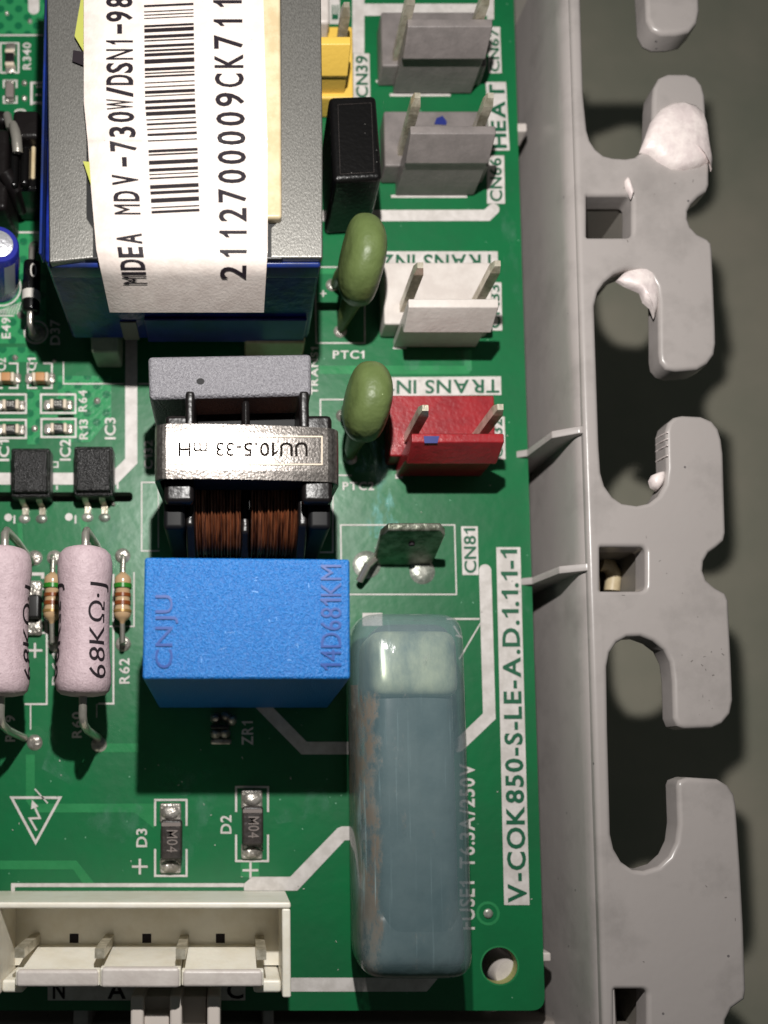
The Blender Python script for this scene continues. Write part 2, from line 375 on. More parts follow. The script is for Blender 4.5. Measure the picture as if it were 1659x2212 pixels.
def lathe_y(name, c, length, prof, m, parent=None, n=28, axis='y', squash=1., **k):
    """solid of revolution about the y axis; prof = [(t 0..1 from far end to near end, radius)]"""
    vs = []; fs = []
    for t, r in prof:
        for j in range(n):
            a = 2 * math.pi * j / n; y = length * (.5 - t)
            q = (r * math.sin(a), y, r * math.cos(a) * squash) if axis == 'y' else (y, r * math.sin(a), r * math.cos(a) * squash) if axis == 'x' else (r * math.sin(a), r * math.cos(a), y)
            vs.append((c.x + q[0], c.y + q[1], c.z + q[2]))
    for i in range(len(prof) - 1):
        for j in range(n): fs.append((i * n + j, i * n + (j + 1) % n, (i + 1) * n + (j + 1) % n, (i + 1) * n + j))
    fs.append(tuple(range(n))); fs.append(tuple((len(prof) - 1) * n + j for j in range(n))[::-1])
    bm = bmesh.new(); me = bpy.data.meshes.new(name); me.from_pydata(vs, [], fs); bm.from_mesh(me)
    bmesh.ops.recalc_face_normals(bm, faces=bm.faces[:]); bm.to_mesh(me); bm.free()
    return fin(name, me, m, parent, True, angle=55, **k)

def holed(name, outer, holes, z0, z1, m, parent=None, bevel=0., seg=2, **k):
    """plate with holes; outlines in world x, y"""
    cu = bpy.data.curves.new(name, 'CURVE'); cu.dimensions = '2D'; cu.fill_mode = 'BOTH'
    for pl in [outer] + holes:
        sp = cu.splines.new('POLY'); sp.points.add(len(pl) - 1); sp.use_cyclic_u = True
        for i, p in enumerate(pl): sp.points[i].co = (p[0], p[1], 0, 1)
    cu.extrude = (z1 - z0) / 2 - bevel; cu.bevel_depth = bevel; cu.bevel_resolution = seg; cu.offset = -bevel
    ob = bpy.data.objects.new('t', cu); COL.objects.link(ob); bpy.context.view_layer.update()
    me = bpy.data.meshes.new_from_object(ob.evaluated_get(bpy.context.evaluated_depsgraph_get()))
    bpy.data.objects.remove(ob); bpy.data.curves.remove(cu)
    me.transform(Matrix.Translation((0, 0, (z0 + z1) / 2)))
    bm = bmesh.new(); bm.from_mesh(me); bmesh.ops.remove_doubles(bm, verts=bm.verts[:], dist=.0004); bmesh.ops.recalc_face_normals(bm, faces=bm.faces[:])
    bm.to_mesh(me); bm.free()
    o = fin(name, me, m, parent, True, angle=40, **k)
    if bevel:
        md = o.modifiers.new('weighted_normal', 'WEIGHTED_NORMAL'); md.keep_sharp = True
    return o

def round_poly(pts, r, n=5):
    """round the corners of a polygon (list of Vectors/tuples)"""
    P = [Vector((p[0], p[1])) for p in pts]; out = []
    rr = r if isinstance(r, (list, tuple)) else [r] * len(P)
    for i, p in enumerate(P):
        a = P[i - 1]; b = P[(i + 1) % len(P)]
        if rr[i] <= 0: out.append(p); continue
        d1 = (a - p); d2 = (b - p); q = min(rr[i], d1.length * .49, d2.length * .49)
        s = p + d1.normalized() * q; e = p + d2.normalized() * q
        for j in range(n + 1):
            t = j / n; out.append(s * (1 - t) ** 2 + p * 2 * t * (1 - t) + e * t ** 2)
    return [(p.x, p.y) for p in out]

def PX(n): return n * D / F
ZS, ZT = .005, .009

# ------------------------------------------------------------------ setting: table far below
fl = mk('table_surface', [(-60, -60, -0.62 * D), (80, -60, -0.62 * D), (80, 60, -0.62 * D), (-60, 60, -0.62 * D)], [(0, 1, 2, 3)], 'floor', kind='structure')

# ------------------------------------------------------------------ circuit board
board = thing('circuit_board', 'green printed circuit board with white silkscreen lettering, filling the left two thirds', 'circuit board', W(560, 1100, -.16))
xr0, xr1 = W(1110, 0).x, W(1177, 2165).x
def circ(c, rx, ry=None, n=32): return [(c.x + rx * math.cos(2 * math.pi * i / n), c.y + (ry or rx) * math.sin(2 * math.pi * i / n)) for i in range(n)]
bo = round_poly([(W(-120, 1000).x, W(0, 2183).y), (xr1, W(0, 2183).y), (xr0, W(0, -120).y), (W(-120, 1000).x, W(0, -120).y)], [0, PX(30), 0, 0])
h1 = circ(W(1079, 2086), PX(38))
def slot(u0, v0, u1, v1, r): 
    a, b = W(u0, v1), W(u1, v0); return round_poly([(a.x, a.y), (b.x, a.y), (b.x, b.y), (a.x, b.y)], r)
h2 = slot(-100, 1063, 287, 1084, PX(10)); h3 = slot(684, 653, 772, 671, PX(9))
holed('board_plate', bo, [h1, h2, h3], -.16, 0, 'mask', board)
# bare laminate inside the round hole and the slots
def wall_loop(name, pl, z0, z1, m, parent):
    vs = [(p[0], p[1], z) for p in pl for z in (z0, z1)]; n = len(pl)
    return mk(name, vs, [(2 * i, 2 * ((i + 1) % n), 2 * ((i + 1) % n) + 1, 2 * i + 1) for i in range(n)], m, parent)
wall_loop('hole_edge', circ(W(1079, 2086), PX(37.6)), -.158, -.002, 'fr4', board)
ring_mesh('hole_rim', W(1079, 2086), PX(37.8), PX(41), .003, M['mask_light'], board)

def band(pts, wd, **k): return stroke('silkscreen_band', pts, wd, ZS, 'silk', board, **k)
def line(pts, wd=3.4, **k): return stroke('silkscreen_line', pts, wd, ZS, 'silk', board, **k)
patch('silkscreen_band', [(761, -30), (786, -30), (786, 34), (1070, 34), (1070, 115 - 72), (1058, 60), (1058, 8), (786 + 2, 8), (786 + 2, 8)][:0] or [(761, -30), (787, -30), (787, 8), (1056, 8), (1056, -30), (1067, -30), (1067, 42), (1052, 42), (1052, 34), (787, 34), (787, 115), (761, 115)], ZS, 'silk', board)
patch('silkscreen_plate', [(763, 115.6), (798, 115.6), (800, 215), (763, 215)], ZS, 'silk', board)
band([(700, 466), (1052, 465), (1066, 452)], 27, round_end=True)
band([(283.5, 700), (283.5, 996), (246, 1034), (-60, 1034)], 27)
band([(1048, 1232), (1057, 1547), (990, 1611)], 27, round_end=True)
band([(540, 1497), (657, 1616), (770, 1616)], 27)
patch('silkscreen_band', [(800, 1785), (738, 1785), (729, 1789), (627, 1894), (545, 1894), (527, 1909), (527, 1924), (642, 1924), (745, 1815), (800, 1815)], ZS, 'silk', board)
patch('silkscreen_band', [(600, 2112), (947, 2112), (922, 2142), (600, 2142)], ZS, 'silk', board)
patch('silkscreen_plate', [(103, 2110), (530, 2110), (530, 2161), (103, 2161)], ZS, 'silk', board)
line([(28, 1990), (28, 1912), (526.5, 1912)], 8)
line([(680, 577), (788, 577), (788, 741), (683, 741), (680, 577)][:4] + [(681, 600)], 3)
line([(760, 1027), (693, 1026), (692, 863), (790, 863)], 3)
line([(345, 1042), (306, 1042), (306, 1190), (345, 1190)], 3)
line([(719, 1030), (719, 1193), (690, 1193)], 3)
line([(342, 1042 + 8), (342, 1190 - 6)], 2)
line([(137, 780), (137, 829), (268, 829)], 3); line([(299, 829), (322, 829)], 3)
line([(736, 1134), (982, 1134), (986, 1284), (738, 1284)], 3, closed=True)
line([(965, 1337), (1036, 1337)], 4); line([(1038, 1346), (992, 1424)], 3)
stroke('silkscreen_arrow', [(980, 1352), (996, 1376), (984, 1372)], 3, ZS, 'silk', board)
patch('silkscreen_plate', [(783, 1324), (826, 1324), (826, 1352), (783, 1352)], ZS, 'silk', board)
patch('silkscreen_plate', [(1072, 1182), (1124, 1182), (1144, 1955), (1089, 1955)], ZS, 'silk', board)
patch('silkscreen_plate', [(1049, 177), (1093, 177), (1101, 325), (1058, 325)], ZS, 'silk', board)
patch('silkscreen_plate', [(1054, 58), (1080, 58), (1084, 158), (1056, 158)], ZS, 'silk', board)
patch('silkscreen_plate', [(1053, 336), (1089, 336), (1091, 440), (1052, 440)], ZS, 'silk', board)
patch('silkscreen_plate', [(827, 543), (1075, 543), (1076, 586), (827, 586)], ZS, 'silk', board)
patch('silkscreen_plate', [(833, 815), (1082, 813), (1083, 853), (835, 856)], ZS, 'silk', board)
patch('silkscreen_plate', [(1050, 610), (1083, 610), (1085, 714), (1052, 714)], ZS, 'silk', board)
patch('silkscreen_plate', [(1055, 900), (1090, 900), (1092, 992), (1058, 992)], ZS, 'silk', board)
patch('silkscreen_plate', [(996, 1137), (1032, 1137), (1034, 1242), (999, 1242)], ZS, 'silk', board)
patch('silkscreen_plate', [(711, -20), (734, -20), (734, 52), (711, 52)], ZS, 'silk', board)
patch('silkscreen_plate', [(1056, 2030), (1058, 2030), (1058, 2040)], ZS, 'silk', board) if 0 else None
# thin white outlines that show under the connectors
for pts in ([(842, 208), (973, 208), (973, 202), (842, 202)], [(845, 427), (1009, 427), (1009, 421), (845, 421)], [(849, 754), (878, 754), (878, 749), (849, 749)], [(812, 178), (845, 181), (845, 176), (812, 173)], [(854, 1034), (870, 1034), (870, 1024), (854, 1024)]):
    patch('silkscreen_line', pts, ZS, 'silk', board)
T = lambda s, box, d='up', m='silk', z=None, wt=.02: text('printed_lettering', s, corners(*box, d), z if z else (ZS if m == 'silk' else ZT), m, board, wt)
TI = lambda s, c, wt=.02: text('printed_lettering', s, c, ZT, 'ink_green', board, wt)
TI('V-COK850-S-LE-A.D.1.1.1-1', ((1139, 1950), (1119, 1187), (1080, 1187), (1097, 1950)), .025)
TI('HEAT', ((1095, 320), (1090, 182), (1056, 182), (1063, 320)), .03)
TI('CN67', ((1080, 155), (1077, 62), (1057, 62), (1058, 155)), .02)
TI('CN66', ((1086, 435), (1083, 341), (1057, 341), (1058, 435)), .02)
TI('CN39', ((796, 211), (795, 120), (768, 120), (769, 211)), .02)
TI('CN33', ((1081, 709), (1079, 615), (1057, 615), (1058, 709)), .02)
TI('CN32', ((1087, 988), (1085, 905), (1062, 905), (1063, 988)), .02)
TI('CN81', ((1030, 1238), (1028, 1141), (1001, 1141), (1003, 1238)), .02)
TI('TRANS IN2', ((1071, 549), (829, 549), (829, 582), (1071, 582)), .02)
TI('TRANS IN1', ((1079, 819), (838, 821), (838, 851), (1079, 849)), .02)
TI('E', ((731, 42), (731, 10), (717, 10), (717, 42)), .03)
for s, box, d in (('PTC1', (719, 757, 787, 775), 'normal'), ('PTC2', (740, 1041, 808, 1059), 'normal'), ('TRANS1', (671, 750, 687, 852), 'up'),
                  ('C132', (311, 951, 330, 1013), 'up'), ('R62', (257, 1422, 280, 1477), 'up'), ('R64', (169, 843, 188, 889), 'up'), ('R13', (171, 906, 190, 949), 'up'),
                  ('IC3', (226, 902, 250, 949), 'up'), ('IC2', (129, 949, 153, 995), 'up'), ('IC1', (-3, 950, 20, 996), 'up'), ('C1', (59, 773, 78, 801), 'up'), ('C2', (-8, 773, 13, 801), 'up'),
                  ('E49', (3, 686, 23, 731), 'up'), ('R340', (49, 92, 67, 150), 'up'), ('R60', (155, 1538, 177, 1594), 'up'), ('R79', (11, 1545, 33, 1602), 'up'),
                  ('D3', (294, 1790, 318, 1830), 'up'), ('D2', (476, 1761, 500, 1801), 'up'), ('FUSE1  T6.3A/250V', (992, 1650, 1026, 2008), 'up'), ('R61', (112, 1410, 128, 1480), 'up'), ('0', (31, 235, 57, 248), 'up'), ('D37', (108, 690, 130, 745), 'up')):
    T(s, box, d)
T('ZR1', (522, 1558, 547, 1610), 'up')
T('N', (114, 2120, 140, 2158), 'normal', 'ink_black'); T('A', (232, 2120, 272, 2158), 'normal', 'ink_black'); T('B', (362, 2110, 396, 2146), 'normal', 'ink_black'); T('C', (490, 2120, 526, 2158), 'normal', 'ink_black')
def plus(u, v, s, wd=5):
    patch('polarity_mark', [(u - s, v - wd / 2), (u - wd / 2, v - wd / 2), (u - wd / 2, v - s), (u + wd / 2, v - s), (u + wd / 2, v - wd / 2), (u + s, v - wd / 2), (u + s, v + wd / 2), (u + wd / 2, v + wd / 2), (u + wd / 2, v + s), (u - wd / 2, v + s), (u - wd / 2, v + wd / 2), (u - s, v + wd / 2)], ZS, 'silk', board)
plus(302, 1872, 17); plus(541, 1880, 17); plus(75.5, 1405, 16, 5); plus(698, 634, 7, 3); plus(97, 1272, 6, 3)
line([(25, 1723), (130, 1723), (77, 1820)], 5.5, closed=True)
stroke('warning_bolt', [(79, 1794), (64, 1768), (86, 1767), (72, 1737)], 4.5, ZS, 'silk', board)
patch('warning_arrow', [(69, 1728), (83, 1742), (67, 1748)], ZT, 'silk', board)
line([(75, 1704), (103, 1735)], 3)
def brackets(u0, v0, u1, v1, g0, g1, wd=4.5):
    line([(u0, g0), (u0, v0), (u1, v0), (u1, g0)], wd); line([(u0, g1), (u0, v1), (u1, v1), (u1, g1)], wd)
brackets(335, 1728, 403, 1892, 1784, 1834); brackets(510, 1700, 579, 1860, 1754, 1803)
line([(289.5, 1236), (289.5, 1353), (230, 1353)], 3); line([(245, 1240), (245, 1520), (212, 1520)], 4); line([(101, 1338), (101, 1521), (53, 1521), (66, 1521)][:3], 4); line([(66, 1523), (66, 1576)], 3); line([(209, 1521), (209, 1550)], 2)
line([(98, 1340), (98, 1367), (60, 1367)], 4)
line([(60, 1240), (92, 1240), (92, 1250)], 7)
for u, v in ((18, 1118), (149, 1117)): disc_mesh('pin_one_dot', W(u, v), PX(8.5), ZS, 'silk', board)
for u, v0, v1 in ((31, 1113, 1131), (163, 1113, 1131), (123, 1049, 1058), (254, 1044, 1056)): line([(u, v0), (u, v1)], 4)
line([(113, 998), (125, 998), (125, 1009), (113, 1009)], 3)
band([(73, -30), (73, 20)], 26, round_end=True)
line([(-20, 76), (94, 76)], 4)
stroke('silkscreen_box', [(1, 93), (40, 93), (40, 157), (2, 157)], 4, ZS, 'silk', board, closed=True)
line([(8, 190), (8, 174), (36, 174), (36, 190)], 4); line([(8, 207), (8, 222), (36, 222), (36, 207)], 4)
stroke('silkscreen_box', [(68, 227), (68, 179), (92, 179)], 6, ZS, 'silk', board); line([(90, 227), (90, 222), (71.5, 222)], 6); line([(76, 205), (92, 205)], 5)
line([(78, 187), (92, 187)], 5)
line([(34, 502), (86, 502)], 4)
for bx in ((88.5, 852, 163, 892), (89.5, 905, 163.5, 944), (-14, 852, 56, 892), (-14, 907, 56, 946)):
    stroke('silkscreen_box', [(bx[0], bx[1]), (bx[2], bx[1]), (bx[2], bx[3]), (bx[0], bx[3])], 4.5, ZS, 'silk', board, closed=True)
for dx in (0, -74):
    line([(80 + dx, 785), (60 + dx, 785), (60 + dx, 838), (80 + dx, 838)], 4); line([(93 + dx, 785), (112 + dx, 785), (112 + dx, 838), (93 + dx, 838)], 4)
ring_mesh('silkscreen_ring', W(78, 718), PX(24), PX(28), ZS, 'silk', board)
ring_mesh('silkscreen_ring', W(4, 622), PX(41), PX(44.5), ZS, 'silk', board)
for i in range(9): line([(-6 + i * 6, 679), (3 + i * 6, 668 - i * 2.2)], 2)
line([(-10, 682), (30, 682)], 3)
# copper areas under the mask
def cu(pts, m='mask_light'): prism('copper_trace', [(p.x, p.y) for p in (W(u, v, .0025) for u, v in pts)][::-1], .0005, .0025, m, board)
cu([(-60, -60), (100, -60), (100, 73), (-60, 73)], 'mask_dots'); cu([(-60, 505), (100, 505), (100, 742), (-60, 742)], 'mask_dots')
cu([(125, 812), (240, 812), (240, 900), (195, 955), (125, 955)], 'mask_dots'); cu([(59, 842), (86, 842), (86, 960), (59, 960)], 'mask_dots'); cu([(-60, 750), (62, 750), (80, 770), (80, 782), (-60, 782)], 'mask_dots')
cu([(90, 896), (160, 896), (160, 902), (90, 902)]); cu([(56, 1630), (75, 1630), (75, 1736), (333, 1736), (333, 1790), (290, 1755), (75, 1755), (56, 1730)])
cu([(-50, 1859), (165, 1859), (205, 1910), (180, 1910), (158, 1878), (-50, 1878)]); cu([(520, 1860), (560, 1860), (560, 1895), (520, 1895)])
cu([(205, 1590), (225, 1606), (300, 1606), (300, 1625), (218, 1625), (203, 1610)]); cu([(690, 790), (1003, 790), (1003, 756), (1019, 756), (1019, 800), (1012, 808), (690, 808)]); cu([(680, 580), (735, 580), (735, 592), (680, 592)])
cu([(37, 1130), (47, 1130), (50, 1175), (42, 1190)]); cu([(170, 1118), (190, 1118), (186, 1150), (176, 1150)]); cu([(752, 1196), (978, 1196), (981, 1280), (752, 1280)], 'mask')
cu([(70, 1560), (100, 1560), (100, 1575), (70, 1575)]) if 0 else None
disc_mesh('test_pad', W(1054, 1973), PX(10), .012, 'pad', board, dome=.02)
ring_mesh('test_pad_ring', W(1054, 1973), PX(19), PX(25), .004, 'mask_light', board)
patch('flux_smear', [(786, 968), (806, 952), (828, 956), (846, 1000), (836, 1040), (852, 1090), (862, 1140), (846, 1168), (800, 1160), (790, 1120), (810, 1070), (798, 1020)], .0035, 'residue', board)  # residue smear whose colour also stands in for glare on the board
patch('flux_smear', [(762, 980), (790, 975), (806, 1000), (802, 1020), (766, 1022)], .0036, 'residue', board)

for k, pts in enumerate((((780, 1062), (900, 1056), (960, 1110), (880, 1132), (780, 1128)), ((330, 1640), (470, 1650), (440, 1700), (400, 1722), (340, 1700)), ((120, 1560), (190, 1640), (160, 1700), (90, 1660)),
                         ((380, 1800), (440, 1700), (470, 1720), (420, 1850), (380, 1890)), ((300, 1840), (330, 1760), (250, 1700), (180, 1780)), ((560, 1720), (700, 1700), (720, 1760), (600, 1780)),
                         ((860, 760), (1010, 755), (1020, 800), (860, 800)), ((1080, 420), (1110, 400), (1125, 700), (1095, 720)), ((180, 1110), (240, 1100), (290, 1160), (230, 1200)), ((1095, 1300), (1140, 1240), (1150, 1420), (1150, 1500)))):
    patch('flux_smear', pts, .0036 + k * .00002, 'haze_residue', board)
rv = random.Random(5)
for k in range(60):
    u, v = rv.uniform(560, 1150), rv.uniform(740, 2150)
    if rv.random() < .4: u, v = rv.uniform(0, 720), rv.uniform(1620, 1900)
    a = rv.uniform(0, 6.28); l = rv.uniform(1.2, 5)
    stroke('dust_fibre', [(u, v), (u + l * math.cos(a), v + l * math.sin(a))], rv.uniform(1.0, 1.8), .0115, 'marking', board)
def via(u, v, r=6): disc_mesh('solder_via', W(u, v), PX(r), .002, 'solder', board, n=12, dome=.03)
for q in ((210, 866, 8), (75, 926, 8), (60, 470 // 1, 0), (33, 773, 7), (65, 47, 6), (53, 180, 7), (53, 213, 7), (45, 681, 9), (52, 181, 0), (15, 30, 5), (100, 880, 0), (150, 1000, 0), (245, 1090, 5), (118, 780, 5), (700, 1100, 0)):
    if q[2]: via(*q)
def jpad(u, v, r=17, m='solder', dome=.05): disc_mesh('solder_joint', W(u, v), PX(r), .004, m, board, dome=dome * .7)
for u, v in ((75, 1205), (118, 1205), (265, 1201), (266, 1391), (119, 1391), (214, 1608), (75, 1604), (200, 1180), (735, 716), (718, 616), (740, 898), (757, 990)): jpad(u, v, 17 if v > 1000 else 15)
jpad(76, 534, 15); jpad(80, 719, 20, 'pad')
jpad(792, 1220, 31, 'pad', .04); jpad(912, 1235, 28, 'pad', .04)

# ------------------------------------------------------------------ transformer
ZTF = .195 * D; ZB = .035 * D
tr = thing('transformer', 'large transformer with grey core, dark blue varnish and long barcode sticker', 'transformer', W(400, 500, 0))
xl, xr = W(92, 540, ZTF).x, W(697, 540, ZTF).x
yf = W(400, 557, ZTF).y; yb = W(400, -160, ZTF).y
bm = bmesh.new()
add_hexa(bm, [Vector((xl, yf - .02, ZB)), Vector((xr, yf - .02, ZB)), Vector((xr, yb, ZB)), Vector((xl, yb, ZB))], [Vector((xl, yf, ZTF - .06)), Vector((xr, yf, ZTF - .06)), Vector((xr, yb, ZTF - .06)), Vector((xl, yb, ZTF - .06))])
from_bm('varnished_body', bm, 'navy', tr, bevel=.05, seg=2)
# glossy tape layers standing on the front
ibox('front_tape', 250, 700, 560, 706, ZB + .1, ZB, 'navy', tr) if 0 else None
for i, (u0, u1) in enumerate(((100, 188), (606, 692))):
    pts = [(u0, -150), (u1, -150), (u1, 470), (u1 + (14 if i == 0 else -22), 492), (u1 + (14 if i == 0 else -22), 556), (u0 + 6, 566 if i == 0 else 556), (u0 + 4, 300)]
    if i == 1: pts = [(606, -150), (692, -150), (697, 300), (697, 556), (584, 556), (584, 492), (606, 470)]
    q = [W(u, v, ZTF) for u, v in pts]
    prism('core_lamination', [(p.x, p.y) for p in q][::-1], ZTF - .1, ZTF, 'core', tr, bevel=.015, seg=1)
ibox('varnish_rim', 91, -150, 97, 548, ZTF - .03, ZTF - .2, 'bluetape', tr, bevel=.02)
ibox('winding', 186, -150, 610, 560, ZTF - .01, ZTF - .3, 'cap_dark', tr, bevel=.02)
ibox('cream_strip', 560, -150, 607, 470, ZTF + .09, ZTF - .02, 'cream', tr, bevel=.03)
ibox('bobbin_top', 236, -150, 560, 500, ZTF + .07, ZTF - .02, 'cream', tr, bevel=.03)
patch('yellow_tape', [(161, 78), (181, -40), (200, -40), (200, 150), (181, 112)], ZTF + .05, 'yellow_tape', tr)
patch('yellow_tape', [(179, 348), (182, 356), (200, 410), (196, 350)], ZTF + .05, 'yellow_tape', tr)
patch('black_paper', [(158, 108), (181, 112), (200, 150), (181, 142), (156, 132)], ZTF + .03, 'ink_black', tr)
ZL = ZTF + .13
y0l = W(400, 560, ZL).y
def interp(v, tab):
    if v <= tab[0][0]: return tab[0][1]
    for (a, x), (b, y) in zip(tab, tab[1:]):
        if v <= b: return x + (y - x) * (v - a) / (b - a)
    return tab[-1][1]
LEFT = [(0, 181), (220, 181), (312, 190), (378, 194), (539, 208), (675, 237)]
RIGHT = [(0, 569), (312, 578), (539, 578), (675, 570)]
def lab_z(u, v, off=0.):
    b = (PV - v) / F; g = (ST + b * CT) / (CT - b * ST)
    zv = D - (y0l - .0019 * max(0, v - 552)) / g; k = .16
    h = max(k - abs(ZL - zv), 0) / k
    z = min(ZL, zv) - h * h * k * .25
    z += .022 * math.tanh((304 - v + .01 * (u - 300)) / 9.) + .012 * math.sin(u * .05) * math.exp(-((v - 290) / 14.) ** 2) * (1 if u < 330 else .2)
    edge = min(u - interp(v, LEFT), 60) / 60
    return z - (1 - edge) ** 2 * .06 + off
def labfn(off): return lambda u, v: W(u, v, lab_z(u, v, off))
nx, ny = 24, 190; vs = []; fs = []
for j in range(ny + 1):
    v = -60 + 735 * j / ny
    for i in range(nx + 1):
        u = interp(v, LEFT) + (interp(v, RIGHT) - interp(v, LEFT)) * i / nx; vs.append(W(u, v, lab_z(u, v)))
for j in range(ny):
    for i in range(nx): a = j * (nx + 1) + i; fs.append((a, a + nx + 1, a + nx + 2, a + 1))
stk = mk('paper_sticker', vs, fs, 'label', tr, smooth=True)
def us(v, s): return interp(v, LEFT) + (interp(v, RIGHT) - interp(v, LEFT)) * s
def lchar(c, v, hv, s0, s1, wt=0.0):
    text('printed_lettering', c, ((us(v + hv, s1), v + hv), (us(v - hv, s1), v - hv), (us(v - hv, s0), v - hv), (us(v + hv, s0), v + hv)), 0, 'print', stk, wt, fn=labfn(.009))
rowA = [('M', 605), ('I', 590), ('D', 571), ('E', 544), ('A', 515), ('M', 452), ('D', 423), ('V', 388), ('-', 349), ('7', 315), ('3', 284), ('0', 252), ('W', 225), ('/', 198), ('D', 172), ('S', 146), ('N', 117), ('1', 91), ('-', 62), ('9', 35), ('8', 4), ('0', -24)]
for c, v in rowA:
    hv = {'I': 3, '1': 4, '-': 10, 'M': 10.5}.get(c, 11)
    a, b = (.185, .212) if c == '-' else (.123, .272)
    lchar(c, v, hv * (.8 if v > 580 else 1), a, b, 0. if c in 'MWN' else .02)
for i, c in enumerate('2112700009CK711'):
    v = 588 - 41.5 * i
    lchar(c, v, 7 if c == '1' else 14.5, .72, .88, .012)
# barcode
def bar(v0, v1, tilt=0.):
    f = labfn(.006); pts = []; n = 6
    for q in range(n + 1): s = .335 + .275 * q / n; pts.append(f(us(v0, s), v0 - 5 * (q / n)))
    for q in range(n, -1, -1): s = .335 + .275 * q / n; pts.append(f(us(v1, s), v1 - 5 * (q / n)))
    k = n + 1
    mk('barcode_bar', pts, [(i, i + 1, 2 * k - 2 - i, 2 * k - 1 - i) for i in range(n)], 'print_dark', stk)
for a, b in ((38, 55), (90, 98), (118, 126), (145, 152), (205, 222), (235, 265), (290, 315), (330, 340), (370, 392), (410, 425), (440, 465), (490, 525), (560, 585), (600, 610), (625, 640), (680, 688),
             (715, 724), (750, 775), (790, 798), (830, 855), (880, 905), (925, 957), (985, 995), (1020, 1036), (1065, 1075), (1105, 1125), (1160, 1168), (1240, 1262), (1275, 1287), (1330, 1362), (1395, 1420),
             (1440, 1448), (1470, 1482)):
    bar(a * .2604 + 1, b * .2604 + 1)
for a, b in ((400, 408), (413.5, 420), (429, 438), (447.5, 450), (455.5, 461)):
    bar(a, b)
ibox('bobbin_foot', 181, 738, 256, 790, .07, -.0, 'foot', tr) if 0 else None
q0 = [W(183, 728, ZB + .02), W(247, 728, ZB + .02)]
bm = bmesh.new(); xa, xb = W(210, 795, 0).x, W(266, 795, 0).x; yy = W(230, 796, 0).y
add_hexa(bm, [Vector((xa, yy, 0)), Vector((xb, yy, 0)), Vector((xb, yy + .6, 0)), Vector((xa, yy + .6, 0))], [Vector((xa - .03, yy + .06, .3)), Vector((xb - .02, yy + .06, .3)), Vector((xb - .02, yy + .6, .5)), Vector((xa - .03, yy + .6, .5))])
from_bm('bobbin_foot', bm, 'foot', tr, bevel=.03)
xa, xb = W(528, 775, .1).x, W(655, 775, .1).x
wbox('bobbin_foot', xa, xb, W(600, 775, .0).y, W(600, 700, .0).y, 0, ZB + .05, 'cream', tr, bevel=.03)
for u0, u1, v0, v1 in ((290, 306, 0, 0),): pass
wbox('varnish_rim', xl + .03, xr - .01, yf - .045, yf + .02, ZTF - .3, ZTF - .07, 'bluetape', tr, bevel=.03)
# pale strips painted as reflections in the varnish on the front face
for u, wz in ((262, 24), (286, 10), (600, 6)):
    p = W(u, 700, ZB + .3); wbox('varnish_streak', p.x, p.x + PX(wz), yf - .035, yf - .02, ZB + .02, ZB + .42, 'marking_dim', tr)
p = W(315, 700, ZB + .3); wbox('front_tape', p.x, W(660, 700, ZB + .3).x, yf - .06, yf - .02, ZB + .01, ZB + .52, 'tape_front', tr, bevel=.015)

# ------------------------------------------------------------------ grey film capacitor
zc = .15 * D
gc = thing('film_capacitor', 'long light grey film capacitor lying between the transformer and the choke', 'capacitor', W(500, 860, 0))
iquad('case', [(319, 769), (673, 763), (673, 853), (322, 862)], zc, .03, 'cap_grey', gc, bevel=.045, seg=3)
disc_mesh('ink_spot', W(433, 824, zc), PX(8), zc + .003, 'ferrite', gc, n=9, sq=.8)
for u in (350, 640):
    p = W(u, 862, .0); tube('lead', [Vector((W(u, 820, zc).x, W(u, 815, zc).y, .1)), Vector((W(u, 820, zc).x, W(u, 815, zc).y, -.05))], .04, 'lead', gc)

# ------------------------------------------------------------------ common mode choke
ch = thing('choke_coil', 'common mode choke with copper windings under a shiny steel clamp', 'choke', W(530, 1040, 0))
zk = .178 * D
cx = W(535, 976, zk).x; xa, xb = W(334, 976, zk).x, W(738, 976, zk).x; ya, ybk = W(535, 1034, zk).y, W(535, 918, zk).y
# clamp: bent strip with rounded shoulders, slightly crowned
prof = []
hw = (xb - xa) / 2; r = .12
for i in range(6): a = math.pi / 2 * i / 5; prof.append((-hw + r - r * math.cos(a), zk - r + r * math.sin(a)))
prof = [(-hw + .06, .35)] + prof + [(-hw + r + (2 * hw - 2 * r) * i / 9, zk) for i in range(1, 9)] + [(-x, z) for x, z in prof[::-1]] + [(hw - .06, .35)]
vs = []; fs = []; ny = 6
for x, z in prof:
    for j in range(ny + 1):
        t = j / ny; vs.append((cx + x, ya + (ybk - ya) * t, z + (.024 * t - .012 * (2 * t - 1) ** 4 - .03 * x - .045 * (x + .4) ** 2 if z > 1 else 0)))
for i in range(len(prof) - 1):
    for j in range(ny): a = i * (ny + 1) + j; fs.append((a, a + ny + 1, a + ny + 2, a + 1))
cl = mk('steel_clamp', vs, fs, 'bracket', ch, smooth=False)
sol = cl.modifiers.new('thickness', 'SOLIDIFY'); sol.thickness = .05; sol.offset = -1
def zf(u, v):
    p = W(u, v, zk); t = (p.y - ya) / (ybk - ya)
    return W(u, v, zk + .024 * t - .012 * (2 * t - 1) ** 4 - .03 * (p.x - cx) - .045 * (p.x - cx + .4) ** 2 + .009)
text('printed_lettering', 'UU10.5-33 mH', corners(385, 955, 665, 985, 'flip'), 0, 'clamp_ink', ch, .01, fn=zf)
